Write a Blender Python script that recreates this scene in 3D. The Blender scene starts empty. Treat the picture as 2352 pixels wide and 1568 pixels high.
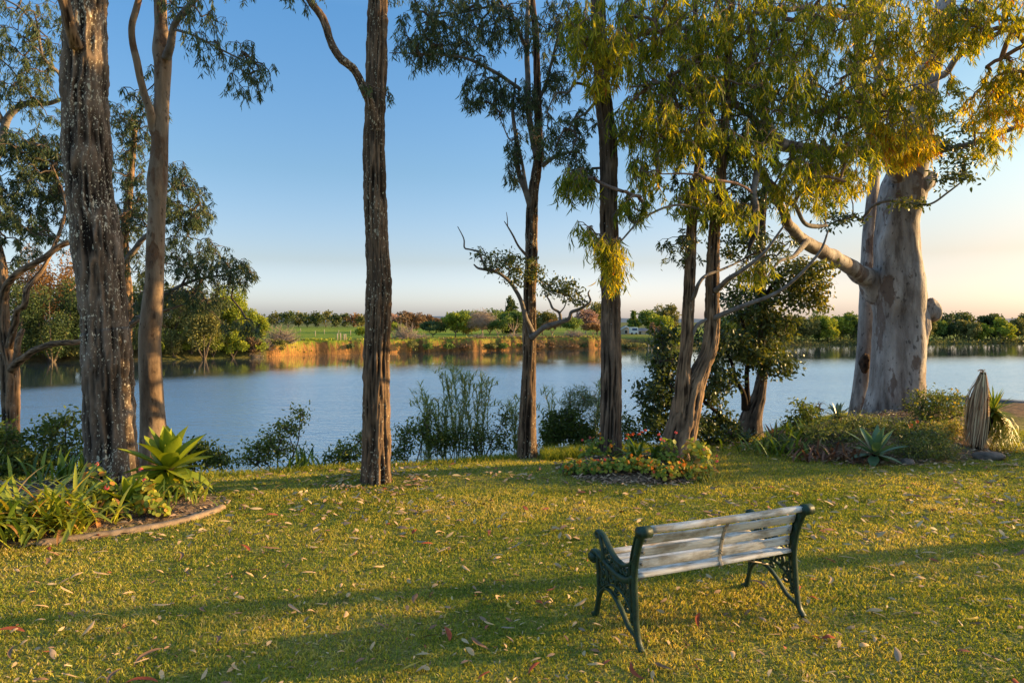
import bpy, math, random
import numpy as np
from mathutils import Vector

R = math.radians
rng = np.random.default_rng(11)
random.seed(5)
scene = bpy.context.scene
col = scene.collection

# ----------------------------------------------------------------- measuring: photo-survey units to metres
FPX, CX, HY, CAM_H = 1568.0, 1176.0, 740.0, 2.0
def at(px, py, d):
    return np.array([(px - CX) * d / FPX, d, CAM_H - (py - HY) * d / FPX])

# ----------------------------------------------------------------- noise
def _hash(ix, iy, iz, seed):
    h = (ix.astype(np.uint32) * np.uint32(374761393) + iy.astype(np.uint32) * np.uint32(668265263)
         + iz.astype(np.uint32) * np.uint32(2246822519) + np.uint32((seed * 3266489917) & 0xffffffff))
    h = (h ^ (h >> np.uint32(13))) * np.uint32(1274126177)
    h = h ^ (h >> np.uint32(16))
    return h.astype(np.float64) / 4294967295.0 * 2 - 1
def vnoise(p, seed=0):
    p = np.asarray(p, float)
    i = np.floor(p).astype(np.int64); f = p - i; u = f * f * (3 - 2 * f)
    out = 0
    for dx in (0, 1):
        wx = u[:, 0] if dx else 1 - u[:, 0]
        for dy in (0, 1):
            wy = u[:, 1] if dy else 1 - u[:, 1]
            for dz in (0, 1):
                wz = u[:, 2] if dz else 1 - u[:, 2]
                out = out + wx * wy * wz * _hash(i[:, 0] + dx, i[:, 1] + dy, i[:, 2] + dz, seed)
    return out
def fbm(p, seed=0, oct=4, gain=.5):
    p = np.asarray(p, float); a, s, t = 1.0, 0, 0
    for k in range(oct):
        s = s + a * vnoise(p * 2 ** k, seed + k * 17); t += a; a *= gain
    return s / t
def n2(x, y, sc, seed=0, oct=4):
    x = np.asarray(x, float); y = np.asarray(y, float)
    return fbm(np.stack([x * sc, y * sc, np.zeros_like(x) + .37], 1), seed, oct)
def sstep(a, b, x):
    t = np.clip((np.asarray(x, float) - a) / (b - a), 0, 1); return t * t * (3 - 2 * t)
def unit(v):
    v = np.asarray(v, float); n = np.linalg.norm(v, axis=-1, keepdims=True); return v / np.maximum(n, 1e-9)

# ----------------------------------------------------------------- objects
ORG = {}
def tag(o, label=None, cat=None, group=None, kind=None):
    if label: o['label'] = label
    if cat: o['category'] = cat
    if group: o['group'] = group
    if kind: o['kind'] = kind
    return o
def thing(name, label, cat, loc=(0, 0, 0), group=None):
    o = bpy.data.objects.new(name, None); col.objects.link(o)
    o.empty_display_size = .2
    o.location = loc; ORG[o] = np.array(loc, float)
    return tag(o, label, cat, group)

class MB:
    """Collects vertices, triangles and quads and links them as one mesh object."""
    def __init__(s):
        s.V, s.T, s.Q, s.A, s.H, s.n = [], [], [], [], [], 0
    def add(s, V, T=None, Q=None, v=.5, h=1.0):
        V = np.asarray(V, float).reshape(-1, 3); m = len(V)
        s.V.append(V)
        s.A.append(np.broadcast_to(np.asarray(v, float), (m,)).copy())
        s.H.append(np.broadcast_to(np.asarray(h, float), (m,)).copy())
        if T is not None and len(T): s.T.append(np.asarray(T, np.int64).reshape(-1, 3) + s.n)
        if Q is not None and len(Q): s.Q.append(np.asarray(Q, np.int64).reshape(-1, 4) + s.n)
        s.n += m
    def mesh(s, name, mat, off=None, smooth=True, colattr=None):
        V = np.concatenate(s.V) if s.V else np.zeros((0, 3))
        if off is not None: V = V - off
        T = np.concatenate(s.T) if s.T else np.zeros((0, 3), np.int64)
        Q = np.concatenate(s.Q) if s.Q else np.zeros((0, 4), np.int64)
        me = bpy.data.meshes.new(name)
        me.vertices.add(len(V)); me.vertices.foreach_set('co', V.astype(np.float32).ravel())
        nl = T.size + Q.size; npo = len(T) + len(Q)
        me.loops.add(nl); me.polygons.add(npo)
        me.loops.foreach_set('vertex_index', np.concatenate([T.ravel(), Q.ravel()]).astype(np.int32))
        st = np.concatenate([np.arange(len(T)) * 3, T.size + np.arange(len(Q)) * 4]).astype(np.int32)
        me.polygons.foreach_set('loop_start', st)
        me.polygons.foreach_set('use_smooth', np.full(npo, bool(smooth)))
        me.update(calc_edges=True)
        a = me.attributes.new('v', 'FLOAT', 'POINT'); a.data.foreach_set('value', np.concatenate(s.A).astype(np.float32))
        H = np.concatenate(s.H)
        if (H != 1).any():
            a = me.attributes.new('h', 'FLOAT', 'POINT'); a.data.foreach_set('value', H.astype(np.float32))
        if colattr is not None:
            a = me.attributes.new('gcol', 'FLOAT_COLOR', 'POINT')
            a.data.foreach_set('color', np.concatenate([colattr, np.ones((len(colattr), 1))], 1).astype(np.float32).ravel())
        me.materials.append(mat)
        return me
    def build(s, name, mat, parent=None, loc=None, smooth=True, world=True, colattr=None):
        org = np.zeros(3)
        if parent is not None: org = ORG.get(parent, np.zeros(3)) if world else np.zeros(3)
        elif loc is not None: org = np.array(loc, float)
        me = s.mesh(name, mat, org if world else None, smooth, colattr)
        o = bpy.data.objects.new(name, me); col.objects.link(o)
        if parent is not None: o.parent = parent; ORG[o] = org
        elif loc is not None: o.location = loc; ORG[o] = org
        return o
def copy_tree(o, parent=None):
    c = o.copy(); col.objects.link(c)
    if parent is not None: c.parent = parent
    for ch in list(o.children): copy_tree(ch, c)
    return c

# ----------------------------------------------------------------- shape helpers
def catmull(P, n):
    P = np.asarray(P, float)
    if len(P) == 2:
        t = np.linspace(0, 1, n)[:, None]; return P[0] * (1 - t) + P[1] * t
    seg = np.linalg.norm(np.diff(P[:, :3], axis=0), axis=1); s = np.concatenate([[0], np.cumsum(seg)])
    E = np.concatenate([[2 * P[0] - P[1]], P, [2 * P[-1] - P[-2]]])
    out = []
    for u in np.linspace(0, s[-1], n):
        k = min(max(np.searchsorted(s, u) - 1, 0), len(seg) - 1)
        t = (u - s[k]) / max(seg[k], 1e-9)
        p0, p1, p2, p3 = E[k:k + 4]
        out.append(.5 * ((2 * p1) + (-p0 + p2) * t + (2 * p0 - 5 * p1 + 4 * p2 - p3) * t * t + (-p0 + 3 * p1 - 3 * p2 + p3) * t ** 3))
    return np.array(out)
def frames(P):
    T = unit(np.gradient(P, axis=0)); N = np.zeros_like(T)
    a = np.array([0, 1.0, 0]) if abs(T[0, 1]) < .9 else np.array([1.0, 0, 0])
    N[0] = unit(a - T[0] * (a @ T[0]))
    for i in range(1, len(P)):
        v = N[i - 1] - T[i] * (N[i - 1] @ T[i]); N[i] = unit(v)
    return T, N, np.cross(T, N)
def tube(mb, P, r, segs=8, disp=None, v=.5, cap=True):
    P = np.asarray(P, float); n = len(P); r = np.broadcast_to(np.asarray(r, float), (n,))
    T, N, B = frames(P)
    a = np.linspace(0, 2 * np.pi, segs, endpoint=False)
    D = N[:, None, :] * np.cos(a)[None, :, None] + B[:, None, :] * np.sin(a)[None, :, None]
    rr = r[:, None] * np.ones((1, segs)); h = np.ones((n, segs))
    if disp is not None:
        rr, h = disp(P, D, rr, a)
    V = P[:, None, :] + D * rr[:, :, None]
    i = np.arange(n - 1)[:, None] * segs; j = np.arange(segs)[None, :]; j2 = (j + 1) % segs
    Q = np.stack([i + j, i + j2, i + segs + j2, i + segs + j], -1).reshape(-1, 4)
    V = V.reshape(-1, 3); h = h.reshape(-1); Tt = None
    if cap:
        V = np.concatenate([V, P[:1], P[-1:]]); h = np.concatenate([h, [h[0], h[-1]]])
        b, e = n * segs, n * segs + 1; jj = np.arange(segs); j3 = (jj + 1) % segs
        Tt = np.concatenate([np.stack([np.full(segs, b), j3, jj], 1), np.stack([np.full(segs, e), (n - 1) * segs + jj, (n - 1) * segs + j3], 1)])
    mb.add(V, Tt, Q, v, h)
def bark_disp(freq=9, vert=.18, amp=.02, seed=0, lump=.03):
    """deep upright furrows and ridges"""
    def f(P, D, rr, a):
        n, s = rr.shape
        S = (P[:, None, :] * np.array([.4, .4, 1.0]) + D * .32)
        p = S.reshape(-1, 3)
        q = p * np.array([freq, freq, freq * vert])
        w = vnoise(p * np.array([6, 6, 3.0]), seed + 5) * .35
        r1 = 1 - np.abs(vnoise(q + w[:, None], seed)) * 2
        r2 = 1 - np.abs(vnoise(q * 2.3 + 7, seed + 3)) * 2
        fine = vnoise(p * np.array([45, 45, 22.0]), seed + 9)
        lumpn = fbm(p * 2.2, seed + 21, 3)
        g = .6 * r1 + .34 * r2 + .22 * fine
        lo, hi = np.percentile(g, [4, 95]); g = np.clip((g - lo) / (hi - lo), -.1, 1.15)
        h = np.clip(g, 0, 1)
        return rr + (amp * 2.2 * (g - .65) + lump * lumpn * rr.ravel() * 4).reshape(n, s), h.reshape(n, s)
    return f
def smooth_disp(amp=.012, seed=0, flut=0.0):
    def f(P, D, rr, a):
        n, s = rr.shape
        p = (P[:, None, :] * np.array([.4, .4, 1.0]) + D * .3).reshape(-1, 3)
        g = fbm(p * np.array([3, 3, 1.4]), seed, 3)
        fl = np.cos(a * 5 + 1.0)[None, :] * flut * np.ones((n, 1)) + np.cos(a * 3 + .4)[None, :] * flut * .7
        return rr + amp * g.reshape(n, s) * 2 + fl * rr, np.clip(.6 + .5 * g, 0, 1).reshape(n, s)
    return f
def box(mb, c, sx, sy, sz, rot=None, v=.5):
    c = np.array(c, float)
    s = np.array([[x, y, z] for x in (-.5, .5) for y in (-.5, .5) for z in (-.5, .5)]) * np.array([sx, sy, sz])
    if rot is not None: s = s @ np.array(rot).T
    Q = [[0, 1, 3, 2], [4, 6, 7, 5], [0, 4, 5, 1], [2, 3, 7, 6], [0, 2, 6, 4], [1, 5, 7, 3]]
    Q = np.array(Q)
    mb.add((s + c)[Q].reshape(-1, 3), None, np.arange(24).reshape(6, 4), v)
def leaves(mb, pos, dirs, nrm, L, W, curve=.0, v=.5, droop=0.0):
    """lance-shaped leaves of three faces, sickle-curved by `curve`"""
    n = len(pos)
    if n == 0: return
    dirs = unit(dirs); side = unit(np.cross(dirs, nrm)); nn = np.cross(side, dirs)
    L = np.broadcast_to(np.asarray(L, float), (n,))[:, None]; W = np.broadcast_to(np.asarray(W, float), (n,))[:, None]
    curve = np.broadcast_to(np.asarray(curve, float), (n,))[:, None]
    def row(t, w, s):
        return pos + dirs * L * t + side * (curve * L * t * t + s * W * w) + nn * (-.12 * L * t * t + .10 * W * abs(s))
    V = np.stack([row(0, 0, 0), row(.33, .5, -1), row(.33, .5, 1), row(.68, .42, -1), row(.68, .42, 1), row(1, 0, 0)], 1)
    if droop: V[:, :, 2] -= droop * (np.array([0, .1, .1, .45, .45, 1])[None, :] * L)
    b = np.arange(n)[:, None] * 6
    T = np.concatenate([b + np.array([[0, 1, 2]]), b + np.array([[3, 5, 4]])])
    Q = b + np.array([[1, 3, 4, 2]])
    mb.add(V.reshape(-1, 3), T, Q, np.repeat(np.broadcast_to(np.asarray(v, float), (n,)), 6))
def discs(mb, pos, nrm, r, k=7, v=.5, lobe=0.0, cup=0.0):
    n = len(pos); nrm = unit(nrm)
    a0 = np.where(np.abs(nrm[:, 2:3]) < .9, np.array([[0, 0, 1.0]]), np.array([[1.0, 0, 0]]))
    u = unit(np.cross(nrm, a0)); w = np.cross(nrm, u)
    r = np.broadcast_to(np.asarray(r, float), (n,))
    ang = np.linspace(0, 2 * np.pi, k, endpoint=False)
    rad = np.where(np.arange(k) % 2 == 0, 1.0, 1.0 - lobe)
    rim = pos[:, None, :] + (u[:, None, :] * np.cos(ang)[None, :, None] + w[:, None, :] * np.sin(ang)[None, :, None]) * (r[:, None] * rad[None, :])[:, :, None] + nrm[:, None, :] * (cup * r)[:, None, None]
    V = np.concatenate([pos[:, None, :], rim], 1)
    b = np.arange(n)[:, None, None] * (k + 1); i = np.arange(k)
    T = b + np.stack([np.zeros(k, int), 1 + i, 1 + (i + 1) % k], 1)[None]
    mb.add(V.reshape(-1, 3), T.reshape(-1, 3), None, np.repeat(np.broadcast_to(np.asarray(v, float), (n,)), k + 1))
def ribbon(mb, P, w, up, fold=.3, v=.5):
    """a blade: three columns along P, edges lifted by fold"""
    P = np.asarray(P, float); n = len(P); T = unit(np.gradient(P, axis=0))
    side = unit(np.cross(T, np.broadcast_to(up, P.shape))); nn = np.cross(side, T)
    w = np.broadcast_to(np.asarray(w, float), (n,))[:, None]
    V = np.stack([P - side * w + nn * w * fold, P, P + side * w + nn * w * fold], 1)
    i = np.arange(n - 1)[:, None] * 3
    Q = np.concatenate([i + np.array([[0, 1, 4, 3]]), i + np.array([[1, 2, 5, 4]])])
    mb.add(V.reshape(-1, 3), None, Q, v)

# ----------------------------------------------------------------- materials
def new_mat(name):
    m = bpy.data.materials.new(name); m.use_nodes = True
    nt = m.node_tree; nt.nodes.clear()
    out = nt.nodes.new('ShaderNodeOutputMaterial')
    return m, nt, out
def N(nt, t, **kw):
    n = nt.nodes.new(t)
    for k, v in kw.items():
        if k in n.inputs.keys(): n.inputs[k].default_value = v
        else: setattr(n, k, v)
    return n
def ramp(nt, src, stops):
    r = nt.nodes.new('ShaderNodeValToRGB'); e = r.color_ramp.elements
    while len(e) < len(stops): e.new(.5)
    for el, (p, c) in zip(e, stops):
        el.position = p; el.color = (*c, 1) if len(c) == 3 else c
    nt.links.new(src, r.inputs[0]); return r
def mix(nt, fac, a, b, mode='MIX'):
    m = nt.nodes.new('ShaderNodeMix'); m.data_type = 'RGBA'; m.blend_type = mode
    for sock, val in ((m.inputs[0], fac), (m.inputs[6], a), (m.inputs[7], b)):
        if hasattr(val, 'is_linked') or isinstance(val, bpy.types.NodeSocket): nt.links.new(val, sock)
        elif isinstance(val, (int, float)): sock.default_value = val
        else: sock.default_value = (*val, 1)
    return m.outputs[2]
def math_(nt, op, a, b=0.0, clamp=False):
    m = nt.nodes.new('ShaderNodeMath'); m.operation = op; m.use_clamp = clamp
    for sock, val in ((m.inputs[0], a), (m.inputs[1], b)):
        if isinstance(val, bpy.types.NodeSocket): nt.links.new(val, sock)
        else: sock.default_value = val
    return m.outputs[0]
def attr(nt, name): return N(nt, 'ShaderNodeAttribute', attribute_name=name)
def coords(nt, scale=(1, 1, 1), kind='Object'):
    tc = nt.nodes.new('ShaderNodeTexCoord'); mp = nt.nodes.new('ShaderNodeMapping')
    mp.inputs['Scale'].default_value = scale
    nt.links.new(tc.outputs[kind], mp.inputs[0]); return mp.outputs[0]
def noise(nt, vec, scale, detail=4, rough=.55):
    n = N(nt, 'ShaderNodeTexNoise', Scale=scale, Detail=detail, Roughness=rough); nt.links.new(vec, n.inputs['Vector']); return n
def principled(nt, out, colr, rough=.7, spec=.3, normal=None):
    p = nt.nodes.new('ShaderNodeBsdfPrincipled')
    for sock, val in ((p.inputs['Base Color'], colr), (p.inputs['Roughness'], rough)):
        if isinstance(val, bpy.types.NodeSocket): nt.links.new(val, sock)
        elif isinstance(val, (int, float)): sock.default_value = val
        else: sock.default_value = (*val, 1)
    p.inputs['Specular IOR Level'].default_value = spec
    if normal is not None: nt.links.new(normal, p.inputs['Normal'])
    nt.links.new(p.outputs[0], out.inputs[0]); return p
def bump(nt, h, strength=.5, dist=.01):
    b = N(nt, 'ShaderNodeBump', Strength=strength, Distance=dist); nt.links.new(h, b.inputs['Height']); return b.outputs[0]

def leaf_mat(name, stops, trans=.35, tcol=(1.5, 1.35, .5), rough=.45, spec=.35):
    m, nt, out = new_mat(name)
    r = ramp(nt, attr(nt, 'v').outputs['Fac'], stops)
    p = principled(nt, out, r.outputs[0], rough, spec)
    t = nt.nodes.new('ShaderNodeBsdfTranslucent')
    nt.links.new(mix(nt, 1.0, r.outputs[0], tcol, 'MULTIPLY'), t.inputs[0])
    s = N(nt, 'ShaderNodeMixShader'); s.inputs[0].default_value = trans
    nt.links.new(p.outputs[0], s.inputs[1]); nt.links.new(t.outputs[0], s.inputs[2]); nt.links.new(s.outputs[0], out.inputs[0])
    return m
def bark_mat(name, dark, mid, light, lichen=0.0, vert=.2, sc=14, lcol=(.55, .57, .52), lsc=11):
    m, nt, out = new_mat(name)
    v = coords(nt, (1, 1, vert)); n1 = noise(nt, v, sc, 6, .6)
    v2 = coords(nt); n2_ = noise(nt, v2, 3.0, 3)
    base = ramp(nt, n1.outputs[0], [(.3, dark), (.52, mid), (.75, light)]).outputs[0]
    base = mix(nt, .45, base, ramp(nt, n2_.outputs[0], [(.35, tuple(x * .6 for x in mid)), (.65, light)]).outputs[0])
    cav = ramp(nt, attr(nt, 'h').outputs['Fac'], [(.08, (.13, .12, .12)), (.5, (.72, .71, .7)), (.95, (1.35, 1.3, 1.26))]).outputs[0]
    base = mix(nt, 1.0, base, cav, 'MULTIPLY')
    hgt = n1.outputs[0]
    if lichen:
        msk = noise(nt, coords(nt, (1, 1, .45)), 2.3, 4, .6)
        l1 = noise(nt, coords(nt, (1, 1, .5), ), 25, 3, .55); l2 = noise(nt, coords(nt, (1, 1, .6)), 52, 2, .5)
        bias = math_(nt, 'MULTIPLY', math_(nt, 'SUBTRACT', msk.outputs[0], .5), .42 )
        f1 = math_(nt, 'MULTIPLY', math_(nt, 'SUBTRACT', math_(nt, 'ADD', l1.outputs[0], bias), .745 - .085 * lichen), 22, True)
        f2 = math_(nt, 'MULTIPLY', math_(nt, 'SUBTRACT', math_(nt, 'ADD', l2.outputs[0], bias), .735 - .085 * lichen), 18, True)
        f = math_(nt, 'MAXIMUM', f1, f2)
        base = mix(nt, f, base, ramp(nt, noise(nt, v2, 30, 2).outputs[0], [(.3, tuple(x * .5 for x in lcol)), (.7, lcol)]).outputs[0])
    principled(nt, out, base, .9, .12, bump(nt, hgt, .55, .02))
    return m
def gum_mat(name, cols, vert=.35, sc=2.2, fine=.4):
    """smooth bark with big peeled patches and upright streaks"""
    m, nt, out = new_mat(name)
    v = coords(nt, (1, 1, vert)); v2 = coords(nt, (1, 1, .12)); v3 = coords(nt)
    n1 = noise(nt, v, sc, 5, .6); ns = noise(nt, v2, 9, 5, .6); nf = noise(nt, v3, 26, 3)
    base = ramp(nt, n1.outputs[0], [(.32, cols[0]), (.46, cols[1]), (.56, cols[2]), (.7, cols[3])]).outputs[0]
    base = mix(nt, fine, base, ramp(nt, ns.outputs[0], [(.3, cols[0]), (.6, cols[2])]).outputs[0])
    dk = N(nt, 'ShaderNodeTexVoronoi', Scale=5.5); wob = mix(nt, .12, coords(nt, (1, 1, .45)), noise(nt, v3, 7, 3).outputs['Color'], 'ADD'); nt.links.new(wob, dk.inputs['Vector'])
    f = ramp(nt, dk.outputs['Distance'], [(.10, (1, 1, 1)), (.17, (0, 0, 0))]).outputs[0]
    base = mix(nt, math_(nt, 'MULTIPLY', f, .75), base, tuple(x * .38 for x in cols[0]))
    n5 = noise(nt, coords(nt, (1, 1, .22)), 4.5, 6, .7)
    base = mix(nt, 1.0, base, ramp(nt, n5.outputs[0], [(.36, (.5, .47, .46)), (.5, (1, 1, 1)), (.64, (1.18, 1.18, 1.2))]).outputs[0], 'MULTIPLY')
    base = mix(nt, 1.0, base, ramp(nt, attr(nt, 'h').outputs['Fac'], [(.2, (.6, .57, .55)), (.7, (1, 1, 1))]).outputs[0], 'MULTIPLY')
    hh = math_(nt, 'ADD', math_(nt, 'MULTIPLY', n1.outputs[0], 1.5), math_(nt, 'MULTIPLY', nf.outputs[0], .25))
    pm = noise(nt, coords(nt, (1, 1, .4), ), 1.9, 6, .62)
    base = mix(nt, ramp(nt, pm.outputs[0], [(.54, (0, 0, 0)), (.57, (.8, .8, .8))]).outputs[0], base, tuple(c_ * k_ for c_, k_ in zip(cols[0], (.85, .72, .62))))
    sc_ = noise(nt, coords(nt, (1, 1, .5)), 13, 3, .5)
    base = mix(nt, ramp(nt, sc_.outputs[0], [(.64, (0, 0, 0)), (.67, (.7, .7, .7))]).outputs[0], base, tuple(x * .35 for x in cols[0]))
    hh = math_(nt, 'SUBTRACT', hh, math_(nt, 'MULTIPLY', ramp(nt, pm.outputs[0], [(.56, (0, 0, 0)), (.60, (1, 1, 1))]).outputs[0], .5))
    principled(nt, out, base, .75, .2, bump(nt, hh, .6, .04))
    return m
def noisy_mat(name, c1, c2, sc=8, rough=.8, spec=.2, bs=.3, bd=.01, stretch=(1, 1, 1), det=5):
    m, nt, out = new_mat(name)
    n = noise(nt, coords(nt, stretch), sc, det)
    principled(nt, out, ramp(nt, n.outputs[0], [(.3, c1), (.7, c2)]).outputs[0], rough, spec, bump(nt, n.outputs[0], bs, bd))
    return m
def v_mat(name, stops, rough=.7, spec=.25):
    m, nt, out = new_mat(name)
    principled(nt, out, ramp(nt, attr(nt, 'v').outputs['Fac'], stops).outputs[0], rough, spec); return m
# ================================================================= camera, sun, sky
cam_d = bpy.data.cameras.new('camera'); cam = bpy.data.objects.new('camera', cam_d); col.objects.link(cam)
cam.location = (0, 0, CAM_H); cam.rotation_euler = (R(90), 0, 0)
cam_d.sensor_width = 36; cam_d.lens = 24; cam_d.shift_y = -44 / 2352
cam_d.clip_start = .1; cam_d.clip_end = 20000
scene.camera = cam
SUN_AZ, SUN_EL = 79.0, 11.5             # clockwise from straight ahead, above the horizon
sd = np.array([math.sin(R(SUN_AZ)) * math.cos(R(SUN_EL)), math.cos(R(SUN_AZ)) * math.cos(R(SUN_EL)), math.sin(R(SUN_EL))])
sl = bpy.data.lights.new('sun', 'SUN'); sl.energy = 12.0; sl.angle = R(.6); sl.color = (1.0, .66, .28)
so = bpy.data.objects.new('sun', sl); col.objects.link(so)
so.rotation_euler = Vector(-sd).to_track_quat('-Z', 'Y').to_euler(); so.location = (60, 0, 40)
w = bpy.data.worlds.new('World'); scene.world = w; w.use_nodes = True
nt = w.node_tree; nt.nodes.clear()
sky = nt.nodes.new('ShaderNodeTexSky'); sky.sky_type = 'NISHITA'; sky.sun_disc = False
sky.sun_elevation = R(SUN_EL); sky.sun_rotation = R(SUN_AZ); sky.air_density = 1.0; sky.dust_density = 1.6; sky.ozone_density = 2.2
bg = nt.nodes.new('ShaderNodeBackground'); bg.inputs[1].default_value = .13
wo = nt.nodes.new('ShaderNodeOutputWorld')
# sky gain by height: tuned low down, unseen overhead sky brightened for extra fill
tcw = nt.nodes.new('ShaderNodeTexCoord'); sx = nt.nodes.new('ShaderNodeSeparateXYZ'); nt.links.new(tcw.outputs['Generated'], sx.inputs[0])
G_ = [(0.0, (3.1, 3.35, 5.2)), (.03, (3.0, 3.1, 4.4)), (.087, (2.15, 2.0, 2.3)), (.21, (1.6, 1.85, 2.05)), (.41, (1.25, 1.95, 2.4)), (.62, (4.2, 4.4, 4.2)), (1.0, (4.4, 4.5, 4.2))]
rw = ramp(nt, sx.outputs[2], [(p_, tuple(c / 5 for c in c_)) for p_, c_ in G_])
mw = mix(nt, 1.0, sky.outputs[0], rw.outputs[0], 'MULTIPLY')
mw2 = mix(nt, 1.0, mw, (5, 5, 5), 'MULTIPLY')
dt = nt.nodes.new('ShaderNodeVectorMath'); dt.operation = 'DOT_PRODUCT'; nt.links.new(tcw.outputs['Generated'], dt.inputs[0])
dt.inputs[1].default_value = (math.sin(R(SUN_AZ)), math.cos(R(SUN_AZ)), 0)
rs = ramp(nt, dt.outputs['Value'], [(.15, (1, 1, 1)), (.45, (.97, .91, .87)), (.72, (.88, .76, .67)), (1.0, (.7, .57, .5))])
mw2 = mix(nt, 1.0, mw2, rs.outputs[0], 'MULTIPLY')
rz_ = ramp(nt, sx.outputs[2], [(0, (.62, .68, .74)), (.06, (.71, .74, .74)), (.19, (1.22, 1.22, 1.10)), (.4, (1.1, 1.1, 1.05))])
rd_ = ramp(nt, dt.outputs['Value'], [(.35, (0, 0, 0)), (.68, (1, 1, 1))])
mw2 = mix(nt, 1.0, mw2, mix(nt, rd_.outputs[0], (1, 1, 1), rz_.outputs[0]), 'MULTIPLY')
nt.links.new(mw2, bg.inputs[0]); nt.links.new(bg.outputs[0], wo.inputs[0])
scene.view_settings.view_transform = 'Standard'; scene.view_settings.look = 'None'; scene.view_settings.exposure = 0
scene.render.engine = 'CYCLES'
try:
    scene.cycles.use_denoising = True; scene.cycles.max_bounces = 6; scene.cycles.transmission_bounces = 4
    scene.cycles.diffuse_bounces = 4; scene.cycles.glossy_bounces = 3; scene.cycles.use_adaptive_sampling = True; scene.cycles.adaptive_threshold = .015
    scene.cycles.sample_clamp_indirect = 8
except Exception: pass

# ================================================================= the lie of the land
WATER = -3.5
_cx = np.array([-60, -30, -10, -6.5, -4, -1.9, .5, 2.3, 4.4, 7, 9, 11, 14, 20, 60]); _cy = np.array([5, 7, 8.6, 8.9, 9.3, 9.9, 10.7, 11.3, 12.3, 15, 16.3, 17, 18, 21, 30.])
def crest(x): return np.interp(x, _cx, _cy)
_fx = np.array([-400, -150, -68, -51, -41, -35, -26.5, -14, 5.6, 28, 52, 69, 83, 105, 135, 300, 900]); _fy = np.array([60, 80, 93, 99, 105, 114, 120, 127, 137, 145, 157, 164, 167, 172, 180, 220, 300.])
def far_bank(x):
    x = np.asarray(x, float)
    return np.interp(x, _fx, _fy)
def far_noise(x, y):
    return 3.4 * n2(x, y * .2, .13, 4, 3) + 1.5 * n2(x, y * .3, .55, 8, 3)
def ground_parts(x, y):
    x = np.asarray(x, float); y = np.asarray(y, float)
    c = crest(x) + .18 * n2(x, y, .7, 2, 2)
    z1 = .03 * n2(x, y, .5, 1, 3) - 4.1 * sstep(0, 5.5, y - c) - .10 * sstep(-1.2, .1, y - c)
    s = y - far_bank(x); cl = sstep(-41, -37, x) * (1 - sstep(14, 30, x))
    s2 = s + far_noise(x, y) * (.35 + .65 * cl)
    top = -1.3 + .18 * cl - .4 * sstep(15, 60, x) - .9 * sstep(62, 80, x)
    wl = np.where(cl > .5, -.5, -1.2); wr = .5 * cl + 5.5 * (1 - cl)
    t = np.clip((s2 - wl) / (wr - wl), 0, 1); t = t * t * (3 - 2 * t)
    z2 = -4.3 + (top + 4.3) * t + .12 * n2(x, y, .09, 6, 3) * t
    z2 = z2 + sstep(400, 4000, y) * 4
    mid = .5 * (c + far_bank(x))
    return np.where(y < mid, z1, z2), c, s2, cl, t
def gz(x, y):
    return float(ground_parts(np.array([x]), np.array([y]))[0][0])

BED_LEFT = np.array([(-5.3, 5.85), (-4.3, 6.12), (-3.63, 6.5), (-3.28, 6.86), (-3.10, 7.3), (-3.25, 7.75), (-3.9, 8.4), (-4.9, 8.75), (-7.4, 8.5), (-8, 6.6)])
BED_RIGHT = np.array([(4.0, 10.8), (4.35, 10.1), (4.85, 9.62), (5.6, 9.5), (6.4, 9.75), (7.3, 10.1), (8.5, 11.6), (9.8, 13.8), (9, 15.4), (6.5, 14.2), (4.5, 12.3)])
_a = np.linspace(0, 2 * np.pi, 24, endpoint=False)
BED_MID = np.stack([1.68 + 1.02 * np.cos(_a) * (1 + .08 * np.sin(3 * _a)), 9.25 + .82 * np.sin(_a)], 1)
def in_poly(x, y, P):
    x = np.asarray(x); y = np.asarray(y); ins = np.zeros(x.shape, bool); j = len(P) - 1
    for i in range(len(P)):
        xi, yi = P[i]; xj, yj = P[j]
        c = ((yi > y) != (yj > y)) & (x < (xj - xi) * (y - yi) / (yj - yi + 1e-12) + xi); ins ^= c; j = i
    return ins
def dist_poly(x, y, P):
    d = np.full(np.shape(x), 1e9)
    for i in range(len(P)):
        a, b = P[i - 1], P[i]; ab = b - a
        t = np.clip(((x - a[0]) * ab[0] + (y - a[1]) * ab[1]) / (ab @ ab), 0, 1)
        d = np.minimum(d, np.hypot(x - a[0] - t * ab[0], y - a[1] - t * ab[1]))
    return d
def bed_h(x, y):
    """mulch mounds of the three garden beds"""
    h = np.zeros(np.shape(x))
    for P, hh, ww in ((BED_LEFT, .10, .5), (BED_MID, .16, .6), (BED_RIGHT, .28, 1.4)):
        ins = in_poly(x, y, P); h = np.maximum(h, np.where(ins, hh * sstep(0, ww, dist_poly(x, y, P)), 0))
    return h
def bz(x, y):
    return gz(x, y) + float(bed_h(np.array([x]), np.array([y]))[0])

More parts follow.
